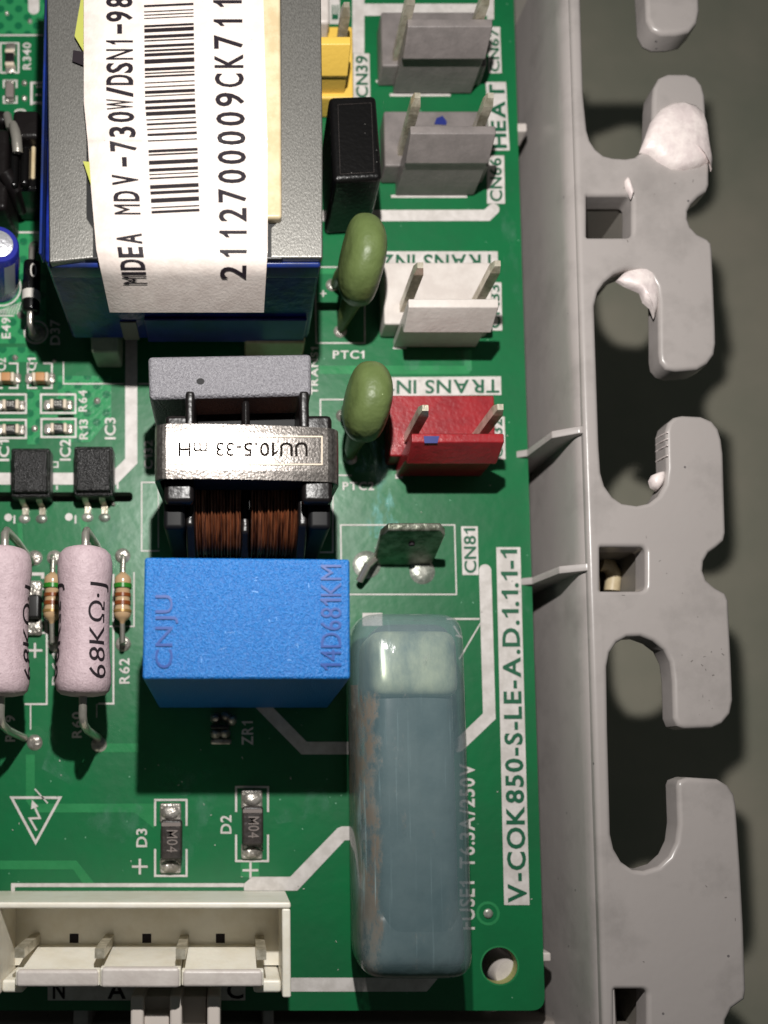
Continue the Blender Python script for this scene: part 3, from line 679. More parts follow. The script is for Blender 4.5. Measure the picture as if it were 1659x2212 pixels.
for k_, (a0, b0_, a1, b1_) in enumerate(((365, 941.5, 697, 944.5), (365, 1001.5, 697, 1004.5), (365, 944.6, 368, 1001.4), (694, 944.6, 697, 1001.4))):
    n_ = 6; top_ = [zf(a0 + (a1 - a0) * q_ / n_, b0_) for q_ in range(n_ + 1)]; bot_ = [zf(a0 + (a1 - a0) * q_ / n_, b1_) for q_ in range(n_ + 1)]
    mk('print_frame', top_ + bot_, [(q_, q_ + n_ + 1, q_ + n_ + 2, q_ + 1) for q_ in range(n_)], 'ceramic', ch)
yc = (ya + ybk) / 2 - .09
zc2 = .078 * D; rw = .068 * D
for u0, u1 in ((420, 521), (541, 646)):
    x0, x1 = W(u0, 1150, .12 * D).x, W(u1, 1150, .12 * D).x; nt_ = 15; prof = []
    for i in range(nt_):
        for a in (0.05, .3, .55, .8): 
            prof.append(((i + a) / nt_, rw * (.965 + .02 * math.sin(i * 2.3)) + .04 * math.sin(math.pi * a / .9)))
    c = Vector(((x0 + x1) / 2, yc, zc2)); o = lathe_y('copper_winding', c, x1 - x0, prof, 'copper', ch, n=36, axis='x', squash=.78)
for u0, u1 in ((399, 419), (521, 540), (646, 667)):
    x0, x1 = W(u0, 1100, .15 * D).x, W(u1, 1100, .15 * D).x
    y0_, y1_ = yc - rw - .1, yc + rw + .02; mid = u0 == 521
    zt_ = zc2 + rw * (.5 if mid else .9)
    pts = [(y0_, .05), (y0_, zt_ - .4), (y0_ + .25, zt_), (y1_ - .2, zt_), (y1_, zt_ - .1), (y1_, .05)]
    bm = bmesh.new(); A = [bm.verts.new((x0, y, z)) for y, z in pts]; B = [bm.verts.new((x1, y, z)) for y, z in pts]
    bm.faces.new(A); bm.faces.new(B[::-1]); n = len(pts)
    for i in range(n): bm.faces.new((A[i], A[(i + 1) % n], B[(i + 1) % n], B[i]))
    from_bm('bobbin_flange', bm, 'bplas', ch, bevel=.03)
    if not mid:
        ibox('locating_peg', u0 + 1, 843, u1 + 1, 925, zk - .08, .4, 'bplas', ch, bevel=.03)
    else: ibox('locating_peg', 522, 862, 540, 925, zk - .3, .4, 'bplas', ch, bevel=.04)
for s in (-1, 1):
    x0, x1 = (cx - hw + .07, W(399, 1060, .15 * D).x) if s < 0 else (W(667, 1060, .15 * D).x, cx + hw - .07)
    wbox('ferrite_arm', x0, x1, ya - .42, ybk + .1, .06, zk - .3, 'ferrite', ch, bevel=.05, seg=3)
    wbox('bobbin_shoulder', x0 + .02 - (.1 if s > 0 else 0), x1 + (.1 if s < 0 else 0), ya - .2, ybk + .16, zk - .28, zk - .12, 'bplas', ch, bevel=.05)
wbox('ferrite_core', cx - hw + .3, cx + hw - .3, ya + .03, ybk - .03, zk - .45, zk - .07, 'ferrite', ch)
wbox('bobbin_back', cx - hw + .4, cx + hw - .4, yc + rw * .5, yc + rw + .08, .05, zc2 + rw * .42, 'ferrite', ch)  # black box added so the lit back of the windings reads dark
wbox('bobbin_base', cx - hw + .1, cx + hw - .1, yc - rw - .05, yc + rw + .05, .01, .12, 'bplas', ch)

# ------------------------------------------------------------------ big blue capacitor
zb = .191 * D
bc = thing('film_capacitor', 'bright blue box capacitor with raised lettering on its sparkling top', 'capacitor', W(530, 1400, 0))
q = [W(u, v, zb) for u, v in ((312, 1203), (756, 1207), (757, 1467), (307, 1467))]
bm = bmesh.new(); add_hexa(bm, [Vector((p.x, p.y - .15, .03)) for p in q[::-1]], [Vector((p.x, p.y, zb)) for p in q[::-1]])
from_bm('case', bm, 'cap_blue', bc, bevel=.03, seg=3)
def emb(s, c, wt=0.):
    vs, fs_ = text_verts(s, wt, 3); top = []; 
    for a, b in vs:
        u = (1 - b) * ((1 - a) * c[0][0] + a * c[1][0]) + b * ((1 - a) * c[3][0] + a * c[2][0]); v = (1 - b) * ((1 - a) * c[0][1] + a * c[1][1]) + b * ((1 - a) * c[3][1] + a * c[2][1])
        top.append(W(u, v, zb + .012))
    n = len(top); bot = [Vector((p.x, p.y, zb - .01)) for p in top]; F2 = list(fs_)
    ec = {}
    for f in fs_:
        for i in range(len(f)):
            e = (f[i], f[(i + 1) % len(f)]); ec[e] = 1
    for (a, b) in list(ec):
        if (b, a) not in ec: F2.append((b, a, a + n, b + n))
    mk('raised_lettering', top + bot, F2, 'emboss', bc)
EMB0 = emb; EMB0('CNJU', corners(335, 1285, 385, 1444, 'up')); emb('14D681KM', corners(692, 1220, 738, 1447, 'up'))

# ------------------------------------------------------------------ black relay
zr = .1 * D
rl = thing('relay', 'tall black rectangular relay standing between the transformer and the grey headers', 'relay', W(755, 480, 0))
iquad('case', [(710, 206), (813, 203), (827, 385), (720, 391)], zr, 0.02, 'relay', rl, bevel=.06, seg=3)
stroke('parting_line', [(730, 226), (802, 222), (808, 372), (735, 376)], 1.0, zr + .003, 'diode_body', rl, closed=True)

# ------------------------------------------------------------------ two-pin headers
def header(cn, label, du, dv, mt, wall_l, wall_r, block_l, block_r, vt, vb, pins, pin_top=.118 * D, lit=None, group='two-pin plug headers along the board edge', name='pin_header'):
    """vt/vb = back and front layout rows of the base block top; wall from wall_l to wall_r at its top"""
    zbk = .032 * D; zw = .092 * D
    root = thing(name, label, 'connector', W((wall_l + wall_r) / 2, vb, 0), group)
    ibox('base_block', block_l, vt, block_r, vb, zbk, 0.01, mt, root, bevel=.025)
    return root, zbk, zw

def make_header(label, mt, u_bl, u_br, v_bt, v_bb, u_wl, u_wr, v_wt, pins, v_base, mark=None, pinmat='pin', pz=.12 * D, right_out=False):
    """u_bl..v_bb: top of the base block; u_wl, u_wr, v_wt: inner top edge of the latch wall; v_base: foot row of the wall"""
    zbk = .033 * D; zw = .092 * D
    root = thing('pin_header', label, 'connector', W((u_bl + u_br) / 2, v_base, 0), 'two-pin plug headers near the board edge')
    x0, x1 = W(u_wl, v_wt, zw).x, W(u_wr, v_wt, zw).x
    yi = W(900, v_wt, zw).y; yo = yi - .13; yfoot = W(900, v_base, 0).y
    yo = min(yo, yfoot + 0.0); yo = yfoot + .0
    xb0, xb1 = W(u_bl, (v_bt + v_bb) / 2, zbk).x, W(u_br, (v_bt + v_bb) / 2, zbk).x
    yb1 = W(900, v_bt, zbk).y; yb0 = W(900, v_bb, zbk).y
    xw0, xw1 = x0, x1
    # base block with cut corner where the wall stands
    prism('base_block', [(xb0, yb0), (max(xb1, x1 if not right_out else xb1), yb0), (max(xb1, x1 if not right_out else xb1), yb1), (xb0, yb1)] if 1 else [], .0 + .01, zbk, mt, root, bevel=.025)
    # wall: upright plate, lip leaning outward near its top
    pts = [(yi - .02, .02), (yi, zw), (yi - .10, zw), (yi - .24, zw - .30), (yi - .22, zw - .33), (yfoot, zw - .37), (yfoot, .02)]
    if yfoot > yi - .12:
        pass
    bm = bmesh.new(); A = [bm.verts.new((x0, y, z)) for y, z in pts]; B = [bm.verts.new((x1, y, z)) for y, z in pts]; n = len(pts)
    bm.faces.new(A); bm.faces.new(B[::-1])
    for i in range(n): bm.faces.new((A[i], A[(i + 1) % n], B[(i + 1) % n], B[i]))
    from_bm('latch_wall', bm, mt, root, bevel=.012, seg=1)
    for (u, v) in pins:
        t = W(u, v, pz); h = PX(10)
        bm = bmesh.new()
        add_hexa(bm, [Vector((t.x - h, t.y - h, zbk - .1)), Vector((t.x + h, t.y - h, zbk - .1)), Vector((t.x + h, t.y + h, zbk - .1)), Vector((t.x - h, t.y + h, zbk - .1))],
                 [Vector((t.x - h, t.y - h, pz - .1)), Vector((t.x + h, t.y - h, pz - .1)), Vector((t.x + h, t.y + h, pz - .1)), Vector((t.x - h, t.y + h, pz - .1))])
        tp = bm.faces[:]; top = [f for f in bm.faces if all(vv.co.z > pz - .15 for vv in f.verts)][0]
        ex = bmesh.ops.extrude_face_region(bm, geom=[top]); nv = [g for g in ex['geom'] if isinstance(g, bmesh.types.BMVert)]
        for vv in nv: vv.co = Vector((t.x + (vv.co.x - t.x) * .6, t.y + (vv.co.y - t.y) * .6, pz))
        bmesh.ops.delete(bm, geom=[top], context='FACES')
        from_bm('contact_pin', bm, pinmat, root, smooth=False)
    for gx in (x0 + .14, x0 + (x1 - x0) * .42):
        mk('moulded_slot', [(gx, yi + .004, zbk + .003), (gx + PX(17), yi + .004, zbk + .003), (gx + PX(17), yi + .05, zbk + .003), (gx, yi + .05, zbk + .003)], [(0, 1, 2, 3)], 'dark_gap', root)
    if mark:
        patch('marker_dot', mark[0], mark[1], 'blue_mark', root)
    return root, x0, x1, yi, zw

make_header('white two-pin header beside the PTC1 lettering', 'white_pl', 829, 1063, 566, 700, 882, 1077, 645, [(908, 573), (1075, 569)], 752)
make_header('red two-pin header just below the TRANS IN1 lettering', 'red_pl', 841, 1070, 853, 985, 889, 1089, 936, [(919, 881), (1081, 879)], 1030, mark=([(915, 942), (949, 942), (945, 957), (917, 957)], .0922 * D + .002))
make_header('grey two-pin header between the HEAT and CN66 plates', 'grey_pl', 830, 1056, 239, 358, 886, 1071, 271, [(902, 206), (1060, 206)], 424, mark=([(938, 268), (943, 255), (956, 250), (965, 262), (964, 270)], .0335 * D + .003))
make_header('grey two-pin header topmost beside the CN67 plate', 'grey_pl', 824, 1050, 25, 142, 880, 1064, 40, [(890, -16), (1052, -16)], 205)
make_header('yellow two-pin header half hidden behind the transformer', 'yellow_pl', 560, 763, 56, 212, 600, 758, 78, [(749, 10), (601, 10)], 246, pz=.1 * D)
sc = thing('white_header', 'sliver of white plastic connector above the yellow header', 'connector', W(700, 60, 0))
ibox('shell', 640, -60, 712, 48, .06 * D, 0.01, 'white_pl', sc, bevel=.04); ibox('flange', 640, -60, 706, 62, .3, 0.01, 'white_pl', sc, bevel=.03)

# ------------------------------------------------------------------ four-way power connector at the bottom
pc = thing('power_connector', 'wide ivory four-pin power connector over the N A B C letters', 'connector', W(320, 2060, 0))
zr_ = .118 * D; zfl = .048 * D
X = lambda u, v, z: W(u, v, z).x
Y = lambda v, z: W(300, v, z).y
xL, xR = X(-8, 2050, zr_), X(629, 2050, zr_)
yBo, yBi = Y(1949, zr_), Y(1963, zr_)
yFo, yFi = Y(2156, zr_), Y(2098, zr_)
bm = bmesh.new(); yb_ = W(300, 1924, 0).y
add_hexa(bm, [Vector((xL - .3, yb_ - .1, .01)), Vector((X(617, 1924, 0), yb_ - .1, .01)), Vector((X(617, 1924, 0), yb_, .01)), Vector((xL - .3, yb_, .01))],
         [Vector((xL - .3, yBi, zr_)), Vector((xR, yBi, zr_)), Vector((xR, yBo, zr_)), Vector((xL - .3, yBo, zr_))])
from_bm('back_wall', bm, 'ivory_pl', pc, bevel=.02)
wbox('end_wall', xR - .09, xR - .003, yFo, yBi - .001, .01, zr_ - .003, 'ivory_pl', pc, bevel=.02)
wbox('end_wall', xL - .3, xL + .02, yFo, yBi - .001, .01, zr_ - .003, 'ivory_pl', pc, bevel=.02)
wbox('connector_floor', xL + .02, xR - .09, yFi - .1, yBi, .005, zfl, 'ivory_pl', pc)
zfw = zr_ - .03
for a, b, d_ in ((33, 216, 0), (217, 391, .0), (392, 570, .0)):
    x0, x1 = X(a, 2100, zfw), X(b, 2100, zfw); mid = a == 217
    pts = [(yFi + .12, zfl), (yFi + (.03 if mid else 0), zfw + (.03 if mid else 0)), (yFi - .15, zfw + (.03 if mid else 0)), (yFi - .15, zfw - .2), (yFi - .06, zfw - .3), (yFi - .06, .01)]
    bm = bmesh.new(); A = [bm.verts.new((x0, y, z)) for y, z in pts]; B = [bm.verts.new((x1, y, z)) for y, z in pts]; n = len(pts)
    bm.faces.new(A); bm.faces.new(B[::-1])
    for i in range(n): bm.faces.new((A[i], A[(i + 1) % n], B[(i + 1) % n], B[i]))
    from_bm('front_wall', bm, 'ivory_pl', pc, bevel=.015)
    e_ = .03 if mid else 0
    wbox('front_lip', x0 + .01, x1 - .01, yFi - .16, yFi + e_ + .006, zfw + e_ - .17, zfw + e_ + .02, 'white_pl', pc, bevel=.035, seg=3)
# feet at both ends of the front wall
wbox('front_foot', X(548, 2120, zfw), xR - .092, yFo + .01, yFi - .12, .01, zfw - .12, 'ivory_pl', pc, bevel=.03)
wbox('front_foot', xL + .021, X(45, 2120, zfw), yFo + .01, yFi - .12, .01, zfw - .12, 'ivory_pl', pc, bevel=.03)
zp = .121 * D
for k, u in enumerate((42, 215, 390, 565)):
    t = W(u, 2060 + (k - 1) * 1.5, zp); h = PX(9)
    wbox('contact_pin', t.x - h, t.x + h, t.y - h, t.y + h, zfl - .1, zp, 'pin', pc, smooth=False)
for u in (160, 317, 476):
    t = W(u, 2027, zfl + .003); h = PX(9)
    mk('floor_hole', [(t.x - h, t.y - h, zfl + .003), (t.x + h, t.y - h, zfl + .003), (t.x + h, t.y + h, zfl + .003), (t.x - h, t.y + h, zfl + .003)], [(0, 1, 2, 3)], 'ink_black', pc)

# ------------------------------------------------------------------ sleeved fuse
fu = thing('fuse', 'large fuse in dusty clear blue-grey heat-shrink sleeve standing proud of the board', 'fuse', W(880, 1720, 0))
zft = .125 * D
def rbox(name, u0, v0, u1, v1, zc_, z0, z1, e, m, parent, nu=40, nv=40, ez=None):
    """superellipsoid body: u0..v1 is its widest outline at height zc_"""
    a = W(u0, (v0 + v1) / 2, zc_).x; b = W(u1, (v0 + v1) / 2, zc_).x; c = W((u0 + u1) / 2, v1, zc_).y; d = W((u0 + u1) / 2, v0, zc_).y
    rx, ry = (b - a) / 2, (d - c) / 2; mx_, my_ = (a + b) / 2, (c + d) / 2
    vs = []; fs = []
    for i in range(nv + 1):
        ph = -math.pi / 2 + math.pi * i / nv; cp = abs(math.cos(ph)) ** (ez or .5); sp = math.copysign(abs(math.sin(ph)) ** (ez or .5), math.sin(ph))
        for j in range(nu):
            t = 2 * math.pi * j / nu; ct = math.copysign(abs(math.cos(t)) ** .35, math.cos(t)); st = math.copysign(abs(math.sin(t)) ** .35, math.sin(t))
            # same corner radius both ways: long side kept straight
            rr = min(rx, ry); X_ = rr * cp * ct + (rx - rr) * (1 if ct > 0 else -1) * (1 if abs(ct) > .0 else 0); Y_ = rr * cp * st + (ry - rr) * max(-1, min(1, st * 3))
            tt = max(0, (Y_ - ry + 1.) / 1.); vs.append((mx_ + X_, my_ + Y_, (z0 + z1) / 2 + (z1 - z0) / 2 * sp - .13 * tt * tt * (sp > 0) * sp))
    for i in range(nv):
        for j in range(nu): fs.append((i * nu + j, i * nu + (j + 1) % nu, (i + 1) * nu + (j + 1) % nu, (i + 1) * nu + j))
    return mk(name, vs, fs, m, parent, smooth=True)
rbox('fuse_body', 806, 1350, 976, 2080, .08 * D, .12, zft - .14, .5, 'inner_body', fu, ez=.3)
rbox('end_cap', 796, 1362, 984, 1510, .095 * D, .1, zft - .05, .5, 'inner_white', fu, ez=.3)
rbox('end_cap', 800, 1960, 1000, 2085, .095 * D, .1, zft - .06, .5, 'inner_body', fu, ez=.3)
rbox('shrink_sleeve', 766, 1324, 1008, 2112, .085 * D, .02, zft, .5, 'shrink', fu, ez=.55, nu=64, nv=48)
n = 40
vs = []; fs = []
for i in range(n + 1):
    t = i / n; v = 1480 + (2040 - 1480) * t; u = 757 + 13 * t
    vs += [W(u, v, .1), W(u + 1, v, .5), W(u + 16, v, .62)]
for i in range(n):
    for q in range(2): k = i * 3 + q; fs.append((k, k + 3, k + 4, k + 1))
mk('sleeve_edge', vs, fs, 'seam', fu, smooth=True)

# ------------------------------------------------------------------ pink power resistors
zp_ = .1 * D
def pink(label, uc, txt2):
    c = (W(uc, 1183, zp_) + W(uc, 1505, zp_)) / 2; ln = W(uc, 1183, zp_).y - W(uc, 1505, zp_).y; R = PX(60) / 1.11
    root = thing('power_resistor', label, 'resistor', Vector((c.x, c.y, 0)), 'pink cement-coated power resistors')
    prof = [(0, .01), (.005, .55), (.02, .78), (.05, .93), (.1, .99), (.17, 1), (.25, .96), (.33, .925), (.5, .91), (.67, .92), (.76, .96), (.84, 1.0), (.91, 1.), (.96, .94), (.985, .8), (.997, .5), (1, .01)]
    body = lathe_y('resistor_body', c, ln, [(t, r * R) for t, r in prof], 'pink', root, n=40)
    def rad(y):
        t = .5 - (y - c.y) / ln; 
        for (a, x), (b, z) in zip(prof, prof[1:]):
            if a <= t <= b: return R * (x + (z - x) * (t - a) / (b - a))
        return R
    def wrap(s, ph0, ph1, v0, v1):
        vs, fs_ = text_verts(s, .0, slices=9); ya_, yb2 = W(uc, v1, zp_ + R).y, W(uc, v0, zp_ + R).y; out = []
        for a, b in vs:
            y = ya_ + (yb2 - ya_) * a; ph = math.radians(ph1 + (ph0 - ph1) * b); r_ = rad(y) + .006
            out.append((c.x + r_ * math.sin(ph), y, c.z + r_ * math.cos(ph)))
        mk('printed_lettering', out, fs_, 'ink_black', root)
    if txt2: wrap('68KΩ·J', 18, 72, 1255, 1463); wrap('68KΩ·J', -100, -38, 1255, 1463)
    else: wrap('68KΩ·J', 62, 116, 1255, 1463)
    e0 = Vector((c.x, c.y + ln / 2 - .02, c.z)); e1 = Vector((c.x, c.y - ln / 2 + .02, c.z))
    tube('lead', [e0, e0 + Vector((0, .17, 0)), e0 + Vector((0.0, .22, -.06)), e0 + Vector((.02, .2, -.4)), e0 + Vector((.06, .1, -zp_ + .03))], .045, 'lead', root)
    tube('lead', [e1, e1 + Vector((0, -.22, 0)), e1 + Vector((.0, -.3, -.06)), e1 + Vector((.005, -.36, -.3)), e1 + Vector((.02, -.42, -zp_ + .03))], .045, 'lead', root)
    return root
pink('pink power resistor marked 68KΩ, right one, over the R60 lettering', 182, True)
pink('pink power resistor cut off by the left picture edge', 6, False)

# ------------------------------------------------------------------ small banded resistors
def banded(label, u):
    zc_ = .26; root = thing('banded_resistor', label, 'resistor', W(u, 1300, 0), 'tan colour-banded resistors')
    y1_, y0_ = W(u, 1243, zc_).y, W(u, 1337, zc_).y; c = Vector((W(u, 1290, zc_).x, (y0_ + y1_) / 2, zc_)); R = PX(18); ln = y1_ - y0_
    prof = [(-.08, .25), (-.03, .5), (0, .72), (.05, .93), (.12, 1), (.26, .98), (.32, .88), (.7, .88), (.78, .98), (.88, 1.03), (.95, .95), (1, .75), (1.05, .4), (1.12, .22)]
    lathe_y('resistor_body', c, ln, [(t, r * R) for t, r in prof], 'tan', root, n=24)
    for t0, t1, m, k in ((.2, .3, 'bgreen', 1.0), (.42, .5, 'bbrown', .9), (.6, .69, 'bbrown', .9), (.8, .86, 'bgold', 1.02)):
        lathe_y('colour_band', c, ln, [(t0, R * k * .9), (t0, R * k + .008), (t1, R * k + .008), (t1, R * k * .9)], m, root, n=24)
    tube('lead', [c + Vector((0, ln / 2 + .02, 0)), c + Vector((0, ln / 2 + .2, -.02)), W(u, 1201, 0)], .03, 'lead', root)
    tube('lead', [c - Vector((0, ln / 2 + .02, 0)), c - Vector((0, ln / 2 + .25, .04)), W(u + 1, 1391, 0)], .03, 'lead', root)
banded('tan resistor with green and brown bands standing above the R62 lettering', 265)
banded('tan banded resistor half hidden between the two pink resistors', 113)

# ------------------------------------------------------------------ green disc thermistors
def ptc(label, uc, vc, ru, rv, tilt, leads):
    zc_ = .095 * D; c = W(uc, vc, zc_); rx = PX(ru) * .905; ry = PX(rv) * .905
    root = thing('disc_thermistor', label, 'thermistor', Vector((c.x, c.y, 0)), 'olive green disc thermistors')
    vs = []; fs = []; nu, nv = 36, 28; rz = ry * .95
    for i in range(nv + 1):
        ph = -math.pi / 2 + math.pi * i / nv
        for j in range(nu):
            t = 2 * math.pi * j / nu
            X_ = rx * math.copysign(abs(math.sin(ph)) ** .8, math.sin(ph)); q_ = math.cos(ph) ** .75
            Y_ = ry * q_ * math.cos(t); Z_ = rz * q_ * math.sin(t)
            X_ += tilt * (Y_) + .04 * math.sin(Y_ * 4 + Z_ * 3); vs.append((c.x + X_, c.y + Y_, c.z + Z_))
    for i in range(nv):
        for j in range(nu): fs.append((i * nu + j, i * nu + (j + 1) % nu, (i + 1) * nu + (j + 1) % nu, (i + 1) * nu + j))
    mk('coated_disc', vs, fs, 'ptc', root, smooth=True)
    for (u, v, s) in leads:
        p = W(u, v, 0); tube('coated_lead', [Vector((c.x - .02, c.y + s * ry * .4, c.z - rz * .45)), Vector(((c.x + p.x) / 2 - .05, (c.y + s * ry * .6 + p.y) / 2, c.z * .3)), p], .07, 'ptc', root, rs=[.15, .085, .045])
    return root
ptc('olive green disc thermistor above the PTC1 lettering, touching the relay', 781, 563, 48, 98, -.05, ((736, 714, -1), (720, 618, .6)))
ptc('olive green disc thermistor beside the steel clamp and red header', 793, 869, 49, 88, -.05, ((757, 988, -1), (742, 900, .6)))

# ------------------------------------------------------------------ opto couplers
def ic(label, u0, v0, u1, v1):
    zt_ = .033 * D; root = thing('optocoupler', label, 'chip', W((u0 + u1) / 2, v1, 0), 'black four-leg optocouplers')
    iquad('moulded_body', [(u0 - 1, v0 - 1), (u1 + 4, v0 - 1), (u1 + 4, v1 + 4), (u0 - 1, v1 + 4)], zt_ - .09, .03, 'ic', root, bevel=.03)
    iquad('top_face', [(u0 + 3, v0 + 3), (u1 - 2, v0 + 3), (u1 - 2, v1 - 8), (u0 + 3, v1 - 8)], zt_, zt_ - .12, 'ic', root, bevel=.03)
    iquad('front_ridge', [(u0 + 3, v1 - 5), (u1 - 1, v1 - 5), (u1 - 1, v1 + 3), (u0 + 3, v1 + 3)], zt_ - .05, zt_ - .14, 'ic', root, bevel=.02)
    for f in (.3, .76):
        u = u0 + (u1 - u0) * f; a = W(u, v1 + 9, .17); b = W(u + 4, v1 + 44, .01)
        bm = bmesh.new(); h = PX(6.5)
        path = [a + Vector((0, .1, 0)), a, Vector((a.x, a.y - .03, .1)), Vector((a.x + .01, a.y - .05, .012)), Vector((a.x + .01, a.y - .14, .012))]
        vs = []; fs = []
        for i, p in enumerate(path): vs += [(p.x - h, p.y, p.z), (p.x + h, p.y, p.z), (p.x + h, p.y - .0, p.z + .03), (p.x - h, p.y, p.z + .03)]
        for i in range(4):
            for q_ in range(4): fs.append((i * 4 + q_, i * 4 + (q_ + 1) % 4, (i + 1) * 4 + (q_ + 1) % 4, (i + 1) * 4 + q_))
        fs += [(0, 1, 2, 3), (19, 18, 17, 16)]
        mk('leg', vs, fs, 'pin', root)
        disc_mesh('solder_fillet', W(u + 5, v1 + 50, 0), PX(13), .003, 'pad', root, dome=.03, sq=.8)
    return root
ic('black optocoupler right of the IC2 lettering, below IC3', 160, 964, 240, 1068)
ic('black optocoupler beside the left picture edge, below IC1', 24, 968, 104, 1071)

# ------------------------------------------------------------------ surface mount parts
def chip(label, u, v, s, body=True, cap=False, name='chip_resistor', pads=True, vert=False, L_=29., H_=20.):
    root = thing(name, label, 'chip', W(u, v, 0), 'small surface-mount chips')
    a, b = (L_, H_)
    def bx(nm, u0, v0, u1, v1, z1, z0, m, be=.01):
        if vert: u0, v0, u1, v1 = u + (v0 - v), v + (u0 - u), u + (v1 - v), v + (u1 - u)
        return ibox(nm, u0, v0, u1, v1, z1, z0, m, root, bevel=be, seg=1)
    if pads:
        for q in (-1, 1):
            c = u + q * (a * .8); bx('solder_fillet', c - 9, v - 9, c + 9, v + 13, .05, .003, 'solder', .03)
    z = .09 if not cap else .13
    if cap: bx('chip_body', u - 10, v - 10, u + 10, v + 9, z, .02, 'tan_chip')
    else: bx('chip_body', u - 10, v - 9.5, u + 10, v + 9.5, z, .02, 'smd_black')
    for q in (-1, 1):
        c = u + q * 14; bx('end_terminal', c - 4, v - 10, c + 4, v + 10, z + .004, .01, 'ceramic')
    if s: text('printed_lettering', s, corners(u - 8, v - 5, u + 8, v + 5, 'flip'), z + .006, 'marking', root, .01)
    return root
chip('tiny black chip resistor left of the R64 lettering', 125, 871, '202')
chip('tiny black chip resistor left of the R13 lettering', 126, 923, '1002')
chip('tiny chip resistor at the left picture edge, upper of two', 22, 872, '202')
chip('tiny chip resistor at the left picture edge, lower of two', 22, 925, '2001')
chip('tiny tan chip capacitor just below the C1 lettering', 86, 813, None, cap=True, name='chip_capacitor')
chip('tiny tan chip capacitor just below the C2 lettering', 12, 813, None, cap=True, name='chip_capacitor')
chip('tiny black chip resistor left of the R340 lettering', 20, 122, None, vert=True)
sm = thing('chip_capacitor', 'dull grey tiny chip below the R340 chip resistor', 'chip', W(20, 198, 0), 'small surface-mount chips')
ibox('chip_body', 11, 178, 29, 208, .1, .02, 'marking_dim', sm, bevel=.015); ibox('solder_fillet', 10, 206, 30, 218, .05, .003, 'solder', sm, bevel=.02); ibox('solder_fillet', 10, 172, 30, 180, .05, .003, 'solder', sm, bevel=.02)

def diode(label, u, v0, v1, s, tl=0):
    root = thing('surface_mount_diode', label, 'diode', W(u, (v0 + v1) / 2, 0), 'black surface-mount diodes marked M04')
    ibox('solder_end', u - 23, v0, u + 23, v0 + 42, .05, .003, 'solder', root, bevel=.04); ibox('solder_end', u - 23, v1 - 34, u + 23, v1, .05, .003, 'solder', root, bevel=.04)
    disc_mesh('solder_bulge', W(u, v0 + 20, 0), PX(21), .045, 'solder', root, dome=.045, sq=.75); disc_mesh('solder_bulge', W(u, v1 - 16, 0), PX(21), .045, 'solder', root, dome=.045, sq=.65)
    z = .2; ibox('moulded_body', u - 21, v0 + 36, u + 25, v1 - 30, z, .05, 'diode_body', root, bevel=.03)
    ibox('cathode_band', u - 19, v0 + 42, u + 22, v0 + 50, z + .003, z - .02, 'marking_dim', root)
    text('printed_lettering', s, corners(u - 8, v0 + 58, u + 16, v1 - 46, 'down'), z + .006, 'marking_dim', root, .005)
diode('black surface-mount diode beside the D3 lettering', 368, 1735, 1887, 'M04'); diode('black surface-mount diode beside the D2 lettering', 544, 1706, 1856, 'M04')
sd = thing('surface_mount_diode', 'small black part with bright solder ends, beside the plus sign between pink resistors', 'diode', W(74, 1310, 0))
ibox('solder_end', 50, 1253, 90, 1290, .08, .003, 'solder', sd, bevel=.06); ibox('solder_end', 50, 1335, 90, 1372, .08, .003, 'solder', sd, bevel=.06); ibox('moulded_body', 50, 1283, 85, 1335, .2, .02, 'smd_black', sd, bevel=.03)
vr = thing('surface_mount_part', 'part with crumpled bright solder in the shadow beside ZR1', 'chip', W(475, 1580, 0))
for k, (u, v) in enumerate(((466, 1552), (488, 1549), (500, 1556), (466, 1585), (486, 1584))): disc_mesh('solder_bulge', W(u, v, 0), PX(12), .01, 'solder', vr, dome=.12, n=14)
ibox('chip_body', 455, 1566, 495, 1574, .12, .01, 'smd_black', vr, bevel=.01); ibox('end_terminal', 455, 1596, 500, 1608, .05, .004, 'solder', vr, bevel=.02)

# ------------------------------------------------------------------ axial diode and electrolytic can at the left
ax = thing('axial_diode', 'black axial diode with a silver band and white 0, left of the transformer', 'diode', W(68, 620, 0))
zc_ = .4; c = (W(69, 567, zc_) + W(67, 676, zc_)) / 2; ln = W(69, 567, zc_).y - W(67, 676, zc_).y; R = PX(18.5)
lathe_y('diode_body', c, ln, [(0, R * .7), (.02, R * .95), (.05, R), (.95, R), (.98, R * .95), (1, R * .7)], 'relay_side', ax, n=28)
lathe_y('silver_band', c, ln, [(.6, R * .9), (.6, R + .008), (.78, R + .008), (.78, R * .9)], 'marking', ax, n=28)
vs, fs_ = text_verts('0', .0); mk('printed_lettering', [(c.x + (R + .006) * math.sin(math.radians(2 + 42 * a)), c.y + ln * (.12 + .28 * b), c.z + (R + .006) * math.cos(math.radians(2 + 42 * a))) for a, b in vs], fs_, 'marking', ax)
tube('lead', [c + Vector((0, ln / 2 - .03, 0)), c + Vector((0, ln / 2 + .15, 0)), c + Vector((.02, ln / 2 + .22, -.08)), W(76, 534, 0)], .045, 'lead', ax)
tube('lead', [c - Vector((0, ln / 2 - .03, 0)), c - Vector((0, ln / 2 + .12, 0)), c - Vector((-.01, ln / 2 + .2, .06)), W(80, 719, 0)], .045, 'lead', ax)
el = thing('electrolytic_capacitor', 'dark blue round electrolytic capacitor with silver top at the left edge', 'capacitor', W(6, 618, 0))
b0 = W(2, 618, 0); t0 = W(-2, 527, .085 * D); R = PX(41); ax_ = (t0 - b0)
def tilted(name, p0, p1, prof, m, n=40):
    d = (p1 - p0); tube(name, [p0 + d * t for t, r in prof], 0, m, el, n=n, rs=[r for t, r in prof])
